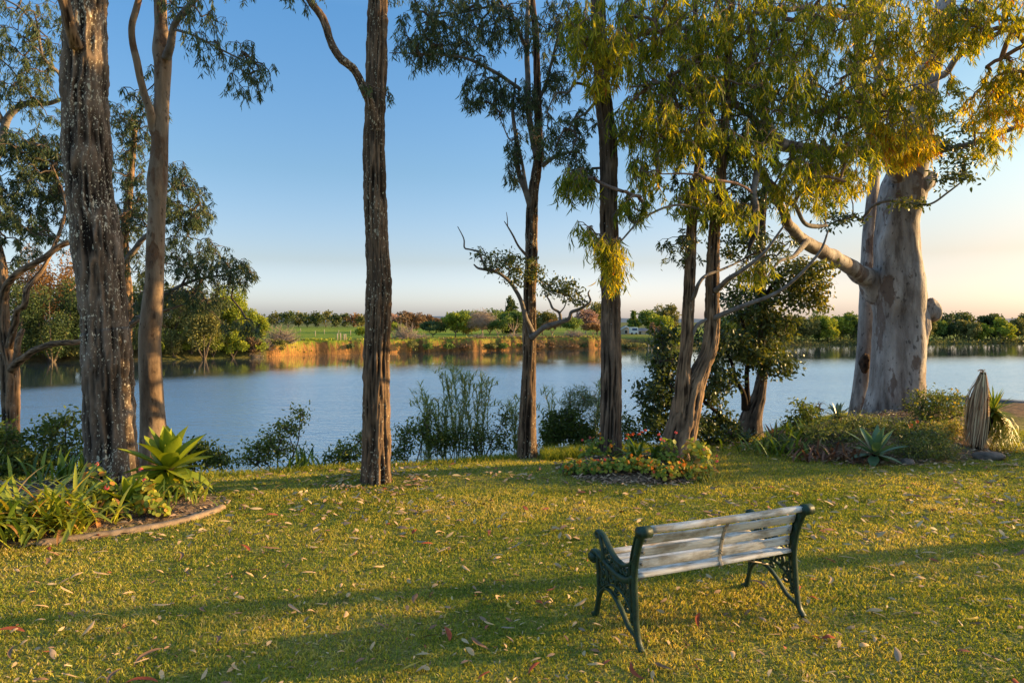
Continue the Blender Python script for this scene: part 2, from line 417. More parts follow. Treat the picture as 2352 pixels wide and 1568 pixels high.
th = np.concatenate([np.arange(-64, 64.01, .16), np.arange(68, 292, 7.0)]) * np.pi / 180
rad = np.concatenate([[.02], np.geomspace(.6, 30, 210), np.arange(31, 90, 2.5), np.arange(90, 150, .33), np.arange(150, 195, .6), np.geomspace(196, 9000, 95)])
TH, RD = np.meshgrid(th, rad)
gx = (np.sin(TH) * RD).ravel(); gy = (np.cos(TH) * RD).ravel()
g_z, g_c, g_s, g_cl, g_t = ground_parts(gx, gy)
bh = np.zeros_like(gx); nearm = (np.hypot(gx, gy) < 22); bh[nearm] = bed_h(gx[nearm], gy[nearm])
g_z = g_z + bh
def lerp(a, b, t): t = np.asarray(t)[:, None]; return a * (1 - t) + np.asarray(b) * t
lawn_n = n2(gx, gy, .9, 31, 4); lawn_f = n2(gx, gy, 5, 33, 2)
C = lerp(np.tile([.13, .15, .025], (len(gx), 1)), (.30, .235, .085), np.clip(.42 + .6 * lawn_n + .4 * lawn_f, 0, 1))
dirt_r = sstep(6.9, 8.6, gx) * sstep(12.2, 13.6, gy - (gx - 8) * .5 + .8 * n2(gx, gy, .8, 35, 3))
C = lerp(C, (.19, .115, .07), np.clip(dirt_r, 0, 1))
C = lerp(C, (.15, .105, .075), np.where(bh > .005, 1, 0))
C = lerp(C, (.05, .055, .02), sstep(.1, 1.2, gy - g_c))
farm = gy > .5 * (g_c + far_bank(gx))
fld = lerp(np.tile([.12, .21, .022], (len(gx), 1)), (.22, .25, .035), np.clip(.5 + .9 * n2(gx, gy * 3, .03, 41, 4), 0, 1))
fld = lerp(fld, (.13, .14, .05), sstep(300, 700, gy))
lawn_far = sstep(-12, 0, gx); fld = lerp(fld, (.15, .17, .04), lawn_far * (1 - sstep(200, 300, gy)) * .7)
cln = np.clip(.5 + .8 * n2(gx, gy * .3, .35, 43, 4), 0, 1)
clf = lerp(np.tile([.36, .175, .06], (len(gx), 1)), (.11, .062, .03), cln)
face = 1 - sstep(.90, .985, g_t)
soft = lerp(np.tile([.16, .11, .05], (len(gx), 1)), (.07, .09, .025), cln)
fc = lerp(fld, np.where(g_cl[:, None] > .5, clf, soft), face)
C = np.where(farm[:, None], fc, C)
mb = MB()
nr, nth = RD.shape
i = np.arange(nr - 1)[:, None] * nth; j = np.arange(nth)[None, :]; j2 = (j + 1) % nth
Qg = np.stack([i + j, i + nth + j, i + nth + j2, i + j2], -1).reshape(-1, 4)[:, ::-1]
mb.add(np.stack([gx, gy, g_z], 1), None, Qg)
m, nt, out = new_mat('ground_mat')
vv = coords(nt); na = noise(nt, vv, 55, 4); nb = noise(nt, vv, 1.7, 5, .65); ncl = noise(nt, coords(nt, (1, 1, .35)), 2.2, 6, .65)
cc = mix(nt, 1, attr(nt, 'gcol').outputs['Color'], ramp(nt, na.outputs[0], [(.3, (.45, .45, .45)), (.7, (1.5, 1.5, 1.4))]).outputs[0], 'MULTIPLY')
cc = mix(nt, 1, cc, ramp(nt, nb.outputs[0], [(.3, (.65, .68, .65)), (.7, (1.3, 1.25, 1.2))]).outputs[0], 'MULTIPLY')
principled(nt, out, cc, .95, .05, bump(nt, ncl.outputs[0], .6, .35))
ground = mb.build('ground', m, colattr=C); tag(ground, 'mown lawn, riverbank and green floodplain across the river', kind='structure')

# ================================================================= water
def rect_sheet(name, x0, x1, y0, y1, z, mat, nx=2, ny=2):
    mb = MB(); X, Y = np.meshgrid(np.linspace(x0, x1, nx), np.linspace(y0, y1, ny))
    i = np.arange(ny - 1)[:, None] * nx + np.arange(nx - 1)[None, :]
    mb.add(np.stack([X.ravel(), Y.ravel(), np.full(X.size, z)], 1), None, np.stack([i, i + 1, i + nx + 1, i + nx], -1).reshape(-1, 4))
    return mb.build(name, mat)
m, nt, out = new_mat('water_mat')
wv = coords(nt, (1, 1.9, 1)); w1 = noise(nt, wv, 1.5, 3, .55); w2 = noise(nt, coords(nt, (.35, 1, 1)), .35, 3, .5); w3 = noise(nt, coords(nt, (.6, 1.6, 1)), .05, 3)
hh = math_(nt, 'ADD', math_(nt, 'MULTIPLY', w1.outputs[0], .18), math_(nt, 'MULTIPLY', w2.outputs[0], .22))
wb = N(nt, 'ShaderNodeBump', Strength=1.0, Distance=.38)
nt.links.new(hh, wb.inputs['Height'])
wst = math_(nt, 'MULTIPLY', attr(nt, 'v').outputs['Fac'], math_(nt, 'ADD', .45, w3.outputs[0]))
nt.links.new(math_(nt, 'MULTIPLY', wst, 1.0), wb.inputs['Strength'])
nt.links.new(math_(nt, 'ADD', .14, math_(nt, 'MULTIPLY', attr(nt, 'v').outputs['Fac'], .62)), wb.inputs['Distance'])
rw_ = ramp(nt, attr(nt, 'v').outputs['Fac'], [(.2, (.05, .05, .05)), (.9, (.23, .23, .23))])
gl = nt.nodes.new('ShaderNodeBsdfGlossy'); gl.inputs['Color'].default_value = (.93, .97, .97, 1); nt.links.new(rw_.outputs[0], gl.inputs['Roughness']); nt.links.new(wb.outputs[0], gl.inputs['Normal'])
df = nt.nodes.new('ShaderNodeBsdfDiffuse'); df.inputs['Color'].default_value = (.035, .06, .075, 1)
fr = N(nt, 'ShaderNodeFresnel', IOR=1.6); nt.links.new(wb.outputs[0], fr.inputs['Normal'])
mxs = nt.nodes.new('ShaderNodeMixShader'); nt.links.new(math_(nt, 'ADD', math_(nt, 'MULTIPLY', fr.outputs[0], .5), .48, True), mxs.inputs[0])
nt.links.new(df.outputs[0], mxs.inputs[1]); nt.links.new(gl.outputs[0], mxs.inputs[2]); nt.links.new(mxs.outputs[0], out.inputs[0])
mb = MB(); ys = np.concatenate([np.arange(5, 60, 2.5), np.arange(60, 200, 1.5), np.arange(200, 430, 12)]); xs = np.concatenate([np.arange(-900, -120, 40), np.arange(-120, 200, 3.), np.arange(200, 1240, 40)])
X, Y = np.meshgrid(xs, ys); nx = len(xs); i = np.arange(len(ys) - 1)[:, None] * nx + np.arange(nx - 1)[None, :]
gap = far_bank(X.ravel()) - Y.ravel(); left = 1 - sstep(-46, -30, X.ravel())
gf = gap / far_bank(X.ravel()); calm = np.clip(.12 + .88 * sstep(.27, .52, gf) - .7 * left * (1 - sstep(.36, .62, gf)), .12, 1)
mb.add(np.stack([X.ravel(), Y.ravel(), np.full(X.size, WATER)], 1), None, np.stack([i, i + 1, i + nx + 1, i + nx], -1).reshape(-1, 4), calm)
water = mb.build('water', m); tag(water, 'calm rippled river reflecting the sky', kind='structure')

# ================================================================= hills on the horizon
def hill(name, px0, px1, d, prof, colr, label):
    mb = MB(); n = 160; px = np.linspace(px0, px1, n)
    top = np.interp(px, [p_[0] for p_ in prof], [p_[1] for p_ in prof]) + 1.6 * fbm(np.stack([px * .03, px * 0, px * 0 + d], 1), 3, 4)
    X = (px - CX) * d / FPX; Zt = CAM_H - (top - HY) * d / FPX
    rows = []
    for k in range(9):
        t = k / 8; rows.append(np.stack([X * (.86 + .14 * t), np.full(n, d * (.86 + .14 * t)), -6 + (Zt + 6) * math.sin(t * math.pi / 2)], 1))
    rows.append(np.stack([X * 1.1, np.full(n, d * 1.1), np.full(n, -20.)], 1))
    V = np.concatenate(rows); i = np.arange(9)[:, None] * n + np.arange(n - 1)[None, :]
    mb.add(V, None, np.stack([i, i + 1, i + n + 1, i + n], -1).reshape(-1, 4))
    o = mb.build(name, noisy_mat(name + '_mat', colr, tuple(c * 1.25 for c in colr), .02, 1, 0, 0), None)  # distance haze is mixed into this base colour
    return tag(o, label, kind='structure')
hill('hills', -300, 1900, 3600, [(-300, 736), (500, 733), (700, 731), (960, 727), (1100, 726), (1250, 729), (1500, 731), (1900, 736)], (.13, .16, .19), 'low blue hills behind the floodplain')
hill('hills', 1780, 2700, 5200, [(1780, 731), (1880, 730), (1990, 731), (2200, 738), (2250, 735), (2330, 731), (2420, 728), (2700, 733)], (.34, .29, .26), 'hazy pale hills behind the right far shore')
# ================================================================= grass, litter, mulch
TRUNKS = []        # (x, y, r) bare discs under trunks
def lawn_points(n, y0, y1, side=.86):
    y = rng.uniform(0, 1, n); y = np.sqrt(y0 ** 2 + (y1 ** 2 - y0 ** 2) * y); x = rng.uniform(-1, 1, n) * (y * side + .6)
    return x, y
def lawn_ok(x, y, edge=.12):
    ok = (y < crest(x) + edge) & ~in_poly(x, y, BED_LEFT) & ~in_poly(x, y, BED_RIGHT)
    ok &= ~((in_poly(x, y, BED_MID)))
    ok &= ~((x > 8.2) & (y > 12.8))
    return ok
def lawn_z(x, y): return ground_parts(x, y)[0]
def grass_blades(mb, x, y, hgt, wid, lean, vv):
    n = len(x); z = lawn_z(x, y)
    az = rng.uniform(0, 2 * np.pi, n); ln = rng.uniform(0, 1, n) ** .7 * lean
    d = np.stack([np.cos(az) * np.sin(ln), np.sin(az) * np.sin(ln), np.cos(ln)], 1)
    fa = rng.uniform(0, 2 * np.pi, n); s = np.stack([np.cos(fa), np.sin(fa), np.zeros(n)], 1) * wid[:, None]
    p = np.stack([x, y, z - .004], 1); bend = np.stack([np.cos(az), np.sin(az), -.5 * np.ones(n)], 1) * (hgt * .25)[:, None]
    mid = p + d * (hgt * .55)[:, None]; tip = p + d * hgt[:, None] + bend
    V = np.stack([p - s, p + s, mid - s * .8, mid + s * .8, tip], 1).reshape(-1, 3)
    b = np.arange(n)[:, None] * 5
    mb.add(V, b + np.array([[2, 3, 4]]), b + np.array([[0, 1, 3, 2]]), np.repeat(vv, 5))
mb = MB()
for n, y0, y1, hs in ((130000, 2.6, 5.2, 1), (170000, 5.2, 8.2, 1.05), (150000, 8.2, 12.5, 1.15), (40000, 12.5, 15.5, 1.2)):
    x, y = lawn_points(n, y0, y1)
    patch = n2(x, y, 1.1, 51, 3); fine = n2(x, y, 6, 53, 2)
    keep = lawn_ok(x, y) & (rng.uniform(0, 1, n) < .80 + .7 * fine - .35 * patch)
    x, y, patch, fine = x[keep], y[keep], patch[keep], fine[keep]; k = len(x)
    hgt = rng.uniform(.018, .042, k) * hs * (1 + .35 * patch); wid = rng.uniform(.0016, .0034, k) * (1 + .10 * y)
    vv = np.clip(.40 + .55 * patch + .30 * fine + rng.normal(0, .2, k), 0, 1)
    grass_blades(mb, x, y, hgt, wid, .75, vv)
# (denser litter lies round the foot of the lone trunk)
# longer wisps along the brink of the bank
x = rng.uniform(-14, 8, 26000); y = crest(x) + rng.uniform(-.15, .6, len(x)); k = len(x)
ok = lawn_ok(x, y, 1); x, y = x[ok], y[ok]; k = len(x)
grass_blades(mb, x, y, rng.uniform(.04, .12, k), rng.uniform(.003, .005, k), .8, np.clip(rng.normal(.35, .2, k), 0, 1))
M_GRASS = leaf_mat('grass_mat', [(0, (.10, .16, .02)), (.3, (.21, .26, .028)), (.55, (.40, .37, .045)), (.8, (.56, .45, .12)), (1, (.62, .50, .24))], .4, (1.5, 1.3, .6), .6, .2)
tag(mb.build('grass', M_GRASS, smooth=False), 'short mown grass of the sunlit lawn', 'grass', kind='stuff')
mb = MB()
x = rng.uniform(.45, 2.2, 5200); y = crest(x) - .05 + rng.uniform(-.45, .35, len(x)) - .1; k = len(x)
grass_blades(mb, x, y, rng.uniform(.10, .24, k), rng.uniform(.003, .005, k), .55, np.clip(rng.normal(.25, .15, k), 0, 1))
tag(mb.build('tall_grass', M_GRASS, smooth=False), 'unmown tall green grass along the brink behind the flower bed', 'grass', kind='stuff')

# fallen gum leaves
LITTER = {'tan': ((.48, .29, .13), (.64, .42, .22)), 'brown': ((.17, .09, .05), (.30, .17, .10)), 'red': ((.26, .05, .025), (.36, .10, .045)), 'yellow': ((.52, .32, .05), (.62, .42, .10)), 'grey': ((.26, .18, .12), (.36, .27, .19))}
LM = {k: noisy_mat('fallen_leaf_' + k, a, b, 30, .8, .1, .2, .002) for k, (a, b) in LITTER.items()}
def litter_leaf(seed, L, W, curl, bendy):
    r = np.random.default_rng(seed); n = 9; t = np.linspace(0, 1, n)
    c = np.stack([(t - .5) * L, bendy * L * (t - .5) ** 2, .006 + curl * L * (1 - (2 * t - 1) ** 2) + .01 * L * np.sin(t * 9 + seed)], 1)
    w = W * (np.sin(np.pi * np.clip(t, .02, .98) ** .8)) ** .8 * .5
    mb = MB(); ribbon(mb, c, w, (0, 0, 1), .35 * (1 if seed % 2 else -1)); return mb
kinds = list(LITTER); wts = [.56, .22, .09, .07, .06]
proto = {}
for k in kinds:
    proto[k] = [litter_leaf(s, r_[0], r_[1], r_[2], r_[3]).mesh('fallen_leaf', LM[k]) for s, r_ in enumerate([(.115, .026, .08, .4), (.15, .028, .05, .6), (.095, .034, .12, .2), (.125, .022, .04, .9), (.075, .03, .18, .1)])]
LLAB = {'tan': 'pale tan dried gum leaf lying on the lawn', 'brown': 'dull brown withered gum leaf lying on the lawn', 'red': 'dark red fallen gum leaf lying on the lawn', 'yellow': 'yellow fallen gum leaf lying on the lawn', 'grey': 'greyish faded gum leaf lying on the lawn'}
cnt = 0
while cnt < 285:
    x, y = lawn_points(1, 3.2, 7.6, .76)
    if rng.uniform() > (1.0 if x[0] < .6 else .62) or not lawn_ok(x, y, 0)[0]: continue
    if rng.uniform() < .35 * sstep(5.5, 7.6, y[0]): continue
    k = kinds[rng.choice(5, p=wts)]
    o = bpy.data.objects.new('fallen_leaf', proto[k][int(rng.integers(5))]); col.objects.link(o)
    s = rng.uniform(.7, 1.25)
    o.location = (x[0], y[0], float(lawn_z(x, y)[0]) + .024)
    o.rotation_euler = (rng.normal(0, .22), rng.normal(0, .22), rng.uniform(0, 6.28)); o.scale = (s, s, s)
    tag(o, LLAB[k], 'fallen leaf', k + ' leaves fallen on the lawn'); cnt += 1
mb = MB()
x, y = lawn_points(10000, 6.2, 13.5, .82); ok = lawn_ok(x, y, 0) & (rng.uniform(0, 1, len(x)) < .42 + 1.3 * n2(x, y, .55, 61, 3))
x, y = x[ok], y[ok]; k = len(x)
az = rng.uniform(0, 6.28, k); tl = rng.normal(0, .25, k)
pos = np.stack([x, y, lawn_z(x, y) + .03], 1)
leaves(mb, pos, np.stack([np.cos(az), np.sin(az), tl], 1), np.stack([rng.normal(0, .35, k), rng.normal(0, .35, k), np.ones(k)], 1), rng.uniform(.06, .14, k), rng.uniform(.02, .04, k), rng.uniform(-.3, .3, k), rng.uniform(0, 1, k))
a_ = rng.uniform(0, 6.28, 260); q_ = .36 + np.abs(rng.normal(0, .22, 260)); x, y = -1.70 + np.cos(a_) * q_, 8.55 + np.sin(a_) * q_; k = 260
leaves(mb, np.stack([x, y, lawn_z(x, y) + .03], 1), np.stack([np.cos(a_ + 1), np.sin(a_ + 1), rng.normal(0, .3, k)], 1), np.stack([rng.normal(0, .35, k), rng.normal(0, .35, k), np.ones(k)], 1), rng.uniform(.04, .11, k), rng.uniform(.015, .03, k), .2, rng.uniform(0, 1, k))
x, y = lawn_points(620, 3.0, 6.6, .8); ok = lawn_ok(x, y, 0) & (rng.uniform(0, 1, len(x)) < .5 + 1.2 * n2(x, y, .55, 61, 3)); x, y = x[ok], y[ok]; k = len(x); az = rng.uniform(0, 6.28, k)
leaves(mb, np.stack([x, y, lawn_z(x, y) + .024], 1), np.stack([np.cos(az), np.sin(az), rng.normal(0, .22, k)], 1), np.stack([rng.normal(0, .4, k), rng.normal(0, .4, k), np.ones(k)], 1), rng.uniform(.055, .095, k), rng.uniform(.018, .028, k), rng.normal(0, .2, k), rng.uniform(0, 1, k))
x, y = lawn_points(2600, 3.0, 6.4, .8); ok = lawn_ok(x, y, 0); x, y = x[ok], y[ok]; k = len(x); az = rng.uniform(0, 6.28, k)
leaves(mb, np.stack([x, y, lawn_z(x, y) + .018], 1), np.stack([np.cos(az), np.sin(az), rng.normal(0, .3, k)], 1), np.stack([rng.normal(0, .4, k), rng.normal(0, .4, k), np.ones(k)], 1), rng.uniform(.02, .055, k), rng.uniform(.006, .014, k), .2, rng.uniform(0, 1, k))
M_LIT = v_mat('leaf_litter_mat', [(0, (0.167, 0.096, 0.057)), (.25, (0.284, 0.182, 0.107)), (.5, (0.418, 0.286, 0.142)), (.75, (0.519, 0.374, 0.199)), (.88, (0.334, 0.222, 0.128)), (.96, (0.301, 0.079, 0.036))])
tag(mb.build('leaf_litter', M_LIT), 'small dry leaves and twigs scattered thinly over the whole lawn', 'leaf litter', kind='stuff')
# bark mulch on the beds
mb = MB()
for P, n in ((BED_LEFT, 5200), (BED_MID, 5200), (BED_RIGHT, 9000)):
    x = rng.uniform(P[:, 0].min() - .1, P[:, 0].max() + .1, n); y = rng.uniform(P[:, 1].min() - .1, P[:, 1].max() + .1, n)
    ok = in_poly(x, y, P) | (dist_poly(x, y, P) < .09 * rng.uniform(0, 1, n)); x, y = x[ok], y[ok]; k = len(x); az = rng.uniform(0, 6.28, k)
    z = ground_parts(x, y)[0] + bed_h(x, y) + rng.uniform(.0, .03, k)
    leaves(mb, np.stack([x, y, z], 1), np.stack([np.cos(az), np.sin(az), rng.normal(0, .3, k)], 1), np.stack([rng.normal(0, .5, k), rng.normal(0, .5, k), np.ones(k)], 1), rng.uniform(.03, .11, k), rng.uniform(.012, .03, k), .1, rng.uniform(0, .8, k))
M_MUL = v_mat('mulch_mat', [(0, (.10, .07, .05)), (.3, (.24, .16, .11)), (.55, (.42, .28, .17)), (.8, (.58, .41, .26)), (1, (.64, .48, .33))], .9, .1)
tag(mb.build('mulch', M_MUL), 'bark mulch and leaf scraps covering the garden beds', 'mulch', kind='stuff')
# ================================================================= the bench (local x along its length, +y forward to the river)
def sweep(mb, P2, wid, thk, x0, v=.5, n=None):
    """flat iron bar along a y-z path: wid in the plane, thk across it, edges rounded"""
    P2 = np.asarray(P2, float); n = n or max(8, 6 * len(P2))
    Pc = catmull(np.concatenate([P2, np.zeros((len(P2), 1))], 1), n)[:, :2]
    wd = np.interp(np.linspace(0, 1, n), np.linspace(0, 1, len(np.atleast_1d(wid))), np.atleast_1d(wid)) if np.ndim(wid) else np.full(n, wid)
    T = unit(np.gradient(Pc, axis=0)); Nn = np.stack([-T[:, 1], T[:, 0]], 1)
    prof = [(-.5, -.3), (-.3, -.5), (.3, -.5), (.5, -.3), (.5, .3), (.3, .5), (-.3, .5), (-.5, .3)]
    V = np.stack([np.stack([np.full(n, x0) + b * thk, Pc[:, 0] + Nn[:, 0] * a * wd, Pc[:, 1] + Nn[:, 1] * a * wd], 1) for a, b in prof], 1)
    k = len(prof); i = np.arange(n - 1)[:, None] * k; j = np.arange(k)[None, :]; j2 = (j + 1) % k
    Q = np.stack([i + j, i + j2, i + k + j2, i + k + j], -1).reshape(-1, 4)
    V = V.reshape(-1, 3)
    V = np.concatenate([V, [[x0, *Pc[0]], [x0, *Pc[-1]]]]); b, e = n * k, n * k + 1; jj = np.arange(k); j3 = (jj + 1) % k
    Tt = np.concatenate([np.stack([np.full(k, b), j3, jj], 1), np.stack([np.full(k, e), (n - 1) * k + jj, (n - 1) * k + j3], 1)])
    mb.add(V, Tt, Q, v)
def spiral(c, r0, turns, a0, dirn=1, n=16):
    t = np.linspace(0, 1, n); a = a0 + dirn * t * turns * 2 * np.pi; r = r0 * (1 - .75 * t)
    return np.stack([c[0] + r * np.cos(a), c[1] + r * np.sin(a)], 1)
def ring2(c, r, n=14):
    a = np.linspace(0, 2 * np.pi, n); return np.stack([c[0] + r * np.cos(a), c[1] + r * np.sin(a)], 1)
M_IRON, nt, out = new_mat('green_iron')
nz = noise(nt, coords(nt), 22, 5); nz2 = noise(nt, coords(nt), 90, 3)
principled(nt, out, mix(nt, 1, ramp(nt, nz.outputs[0], [(.3, (.006, .022, .013)), (.6, (.013, .045, .024)), (.8, (.035, .055, .028))]).outputs[0], ramp(nt, nz2.outputs[0], [(.35, (.7, .7, .7)), (.7, (1.25, 1.2, 1.1))]).outputs[0], 'MULTIPLY'), .5, .4, bump(nt, nz2.outputs[0], .35, .003))
M_WOOD, nt, out = new_mat('weathered_white_slats')
g1 = noise(nt, coords(nt, (.06, 1, 1)), 60, 6, .65); g2 = noise(nt, coords(nt, (.5, 1, 1)), 7, 5, .65); g3 = noise(nt, coords(nt, (.25, 1, 1)), 16, 3)
wc = ramp(nt, g1.outputs[0], [(.28, (.36, .33, .29)), (.5, (.66, .64, .59)), (.72, (.80, .79, .75))]).outputs[0]
wc = mix(nt, ramp(nt, g2.outputs[0], [(.46, (0, 0, 0)), (.60, (.85, .85, .85))]).outputs[0], wc, ramp(nt, g1.outputs[0], [(.3, (.17, .13, .08)), (.65, (.36, .30, .21))]).outputs[0])
wc = mix(nt, ramp(nt, g3.outputs[0], [(.66, (0, 0, 0)), (.74, (.8, .8, .8))]).outputs[0], wc, (.40, .22, .07))
principled(nt, out, wc, .65, .3, bump(nt, g1.outputs[0], .5, .004))
M_STRAP = noisy_mat('tarnished_strap', (.22, .18, .13), (.38, .33, .26), 30, .5, .5, .2, .002)

BL = 1.27
bench = thing('park_bench', 'old park bench with weathered white slats and green cast iron ends on the lawn', 'bench')
end0 = None
def end_frame_mesh():
    mb = MB()
    back = [(-.055, .0), (-.012, .05), (.012, .15), (.025, .28), (.035, .40), (.03, .50), (.008, .60), (-.022, .68), (-.05, .735)]
    sweep(mb, back, [.026, .026, .028, .030, .034, .038, .042, .048, .05], .036, 0, n=60)
    sweep(mb, [(b[0] + .030, b[1]) for b in back[2:]],   .009, .044, 0, n=40)           # raised bead along the upright
    # rolled top
    a = np.linspace(0, 2 * np.pi, 15, endpoint=False)
    tube(mb, [(-.040, -.072, .752), (.040, -.072, .752)], .038, 18)
    tube(mb, [(-.048, -.072, .752), (.048, -.072, .752)], .022, 14)
    # front leg, arch and rear brace
    sweep(mb, [(.535, .0), (.50, .03), (.478, .10), (.462, .17), (.462, .26), (.47, .36), (.475, .43)], [.046, .028, .024, .024, .02, .022, .026], .034, 0, n=44)
    sweep(mb, [(.470, .13), (.43, .205), (.36, .245), (.28, .235), (.19, .18), (.10, .10), (.035, .075), (.0, .06)], .020, .030, 0, n=48)
    sweep(mb, [(.40, .232), (.34, .275), (.27, .30), (.20, .30), (.12, .27), (.06, .22), (.02, .17)], .014, .03, 0, n=36)
    # seat bearer rolling over at the front
    sweep(mb, [(.035, .44), (.10, .395), (.20, .385), (.32, .405), (.43, .435), (.50, .452), (.545, .44), (.555, .405), (.53, .378), (.505, .39)], [.036, .042, .044, .04, .038, .036, .036, .034, .028, .022], .042, 0, n=64)
    tube(mb, [(-.034, .528, .412), (.034, .528, .412)], .028, 14)
    # arm: curled front post and sagging rest
    sweep(mb, [(.395, .43), (.40, .50), (.425, .56), (.44, .595), (.468, .605), (.482, .585), (.468, .563), (.452, .572)], [.034, .03, .028, .03, .028, .024, .02, .016], .044, 0, n=52)
    sweep(mb, [(.44, .60), (.40, .592), (.35, .55), (.29, .505), (.22, .478), (.14, .478), (.08, .505), (.03, .545), (.0, .60)], .022, .038, 0, n=52)
    # rosette of rings between arm and seat
    for k in range(6):
        an = k * math.pi / 3; sweep(mb, ring2((.225 + .050 * math.cos(an), .435 + .030 * math.sin(an) + .005), .024), .011, .018, 0, n=18)
    sweep(mb, ring2((.225, .44), .024), .012, .028, 0, n=18)
    tube(mb, [(-.014, .225, .44), (.014, .225, .44)], .020, 12)
    for c, r0, tu, a0, dr in (((.33, .46), .034, 1.1, 2.6, 1), ((.12, .445), .032, 1.1, .4, -1), ((.36, .50), .022, 1.0, 1.0, -1), ((.08, .475), .018, 1.0, 2.0, 1),
                              ((.40, .33), .050, 1.3, 1.4, 1), ((.29, .335), .045, 1.3, 4.4, -1), ((.18, .325), .046, 1.25, 1.8, 1), ((.09, .31), .040, 1.25, 5.0, -1), ((.41, .265), .030, 1.1, .2, 1),
                              ((.06, .385), .026, 1.0, 2.2, -1), ((.10, .215), .036, 1.2, 1.4, -1), ((.05, .145), .024, 1.1, .4, 1), ((.24, .27), .024, 1.0, 3.6, 1), ((.345, .29), .020, 1.0, .4, -1)):
        sweep(mb, spiral(c, r0, tu, a0, dr), .0135, .020, 0, n=26)
    for p in ([(.44, .40), (.41, .33), (.43, .26), (.44, .20)], [(.36, .39), (.34, .33), (.36, .25)], [(.24, .38), (.235, .33), (.25, .29)], [(.15, .385), (.13, .32), (.16, .27)],
              [(.06, .36), (.10, .30), (.04, .22)], [(.03, .30), (.08, .24), (.02, .13)], [(.30, .39), (.26, .345), (.20, .36), (.16, .39)]):
        sweep(mb, p, .014, .022, 0, n=20)
    # solid cast panel under the seat
    sweep(mb, [(.17, .375), (.24, .365), (.31, .38)], .055, .016, 0, n=14)
    return mb
for s in (-1, 1):
    me = end_frame_mesh() if end0 is None else None
    if end0 is None:
        end0 = me.build('end_frame', M_IRON, bench, world=False); o = end0
    else:
        o = end0.copy(); col.objects.link(o); o.parent = bench
    o.location = (s * BL / 2, 0, 0)
# back slats follow the lean of the uprights
def slat(mb, y, z, dep, hgt, ang, seed, ln=BL - .05):
    n = 24; xs = np.linspace(-ln / 2, ln / 2, n); r_ = np.random.default_rng(seed)
    c, s_ = math.cos(ang), math.sin(ang); e = .004
    prof = [(-.5, -.5 + .12), (-.5 + .2, -.5), (.5 - .2, -.5), (.5, -.5 + .12), (.5, .5 - .12), (.5 - .2, .5), (-.5 + .2, .5), (-.5, .5 - .12)]
    rows = []
    for x in xs:
        wob = .0025 * math.sin(x * 4 + seed); sag = -.006 * (1 - (2 * x / ln) ** 2)
        rows.append([(x, y + a * dep * c - b * hgt * s_ + wob, z + a * dep * s_ + b * hgt * c + sag) for a, b in prof])
    V = np.array(rows).reshape(-1, 3); k = len(prof); i = np.arange(n - 1)[:, None] * k; j = np.arange(k)[None, :]; j2 = (j + 1) % k
    Q = np.stack([i + j, i + k + j, i + k + j2, i + j2], -1).reshape(-1, 4)
    Vc = np.concatenate([V, V[:k].mean(0)[None], V[-k:].mean(0)[None]]); jj = np.arange(k); j3 = (jj + 1) % k
    Tt = np.concatenate([np.stack([np.full(k, n * k), jj, j3], 1), np.stack([np.full(k, n * k + 1), (n - 1) * k + j3, (n - 1) * k + jj], 1)])
    mb.add(Vc, Tt, Q, .5)
mb = MB()
slat(mb, -.052, .757, .060, .040, R(-6), 1, BL - .075)                                       # rounded top rail
for k, (y, z, an) in enumerate([(.012, .672, 20), (.042, .588, 14), (.058, .508, 6)]):
    slat(mb, y, z, .020, .060, R(an), 3 + k)
mb.build('backrest', M_WOOD, bench, world=False)
mb = MB()
slat(mb, .068, .432, .062, .030, R(-8), 8)
for k, (y, z, an) in enumerate([(.145, .420, -4), (.222, .421, 2), (.299, .431, 6), (.376, .442, 7), (.452, .455, 8)]):
    slat(mb, y, z, .062, .024, R(an), 11 + k)
mb.build('seat', M_WOOD, bench, world=False)
for s in (-1, 1):
    for y, z, dy in ((.0, .672, -.012), (.030, .588, -.012), (.046, .508, -.012)):
        mb = MB(); tube(mb, [(s * (BL / 2 - .055), y + dy - .002, z), (s * (BL / 2 - .055), y + .01, z)], .008, 8); mb.build('bolt', M_STRAP, bench, world=False)
mb = MB()
sp = catmull(np.array([(0, -.046, .736), (0, -.018, .70), (0, .004, .66), (0, .028, .585), (0, .044, .51), (0, .052, .455), (0, .03, .418), (0, .10, .405), (0, .3, .412), (0, .45, .436)]), 60)
sweep(mb, sp[:, 1:], .005, .028, .02, n=60)
for z_, y_ in ((.70, -.022), (.66, .001), (.60, .021), (.52, .039), (.50, .042)):
    tube(mb, [(.02, y_ - .010, z_), (.02, y_ + .004, z_)], .006, 8)
mb.build('centre_strap', M_STRAP, bench, world=False)
for s in (-1, 1):
    mb = MB(); tube(mb, [(s * .10, .30, .405), (s * (BL / 2 - .02), .24, .27)], .006, 6)
    mb.build('brace_rod', M_STRAP, bench, world=False)
pL = at(1468, 1490, 4.18); pR = at(1835, 1410, 4.68)
mid = .5 * (pL + pR); yaw = math.atan2(pR[1] - pL[1], pR[0] - pL[0])
back = np.array([-math.sin(yaw), math.cos(yaw)])
bench.location = (mid[0] + back[0] * .04, mid[1] + back[1] * .04, gz(mid[0], mid[1]) + .004); bench.rotation_euler = (0, 0, yaw); bench.scale = (1.02, 1, .975); bench.location.y -= .035; bench.location.x += .008
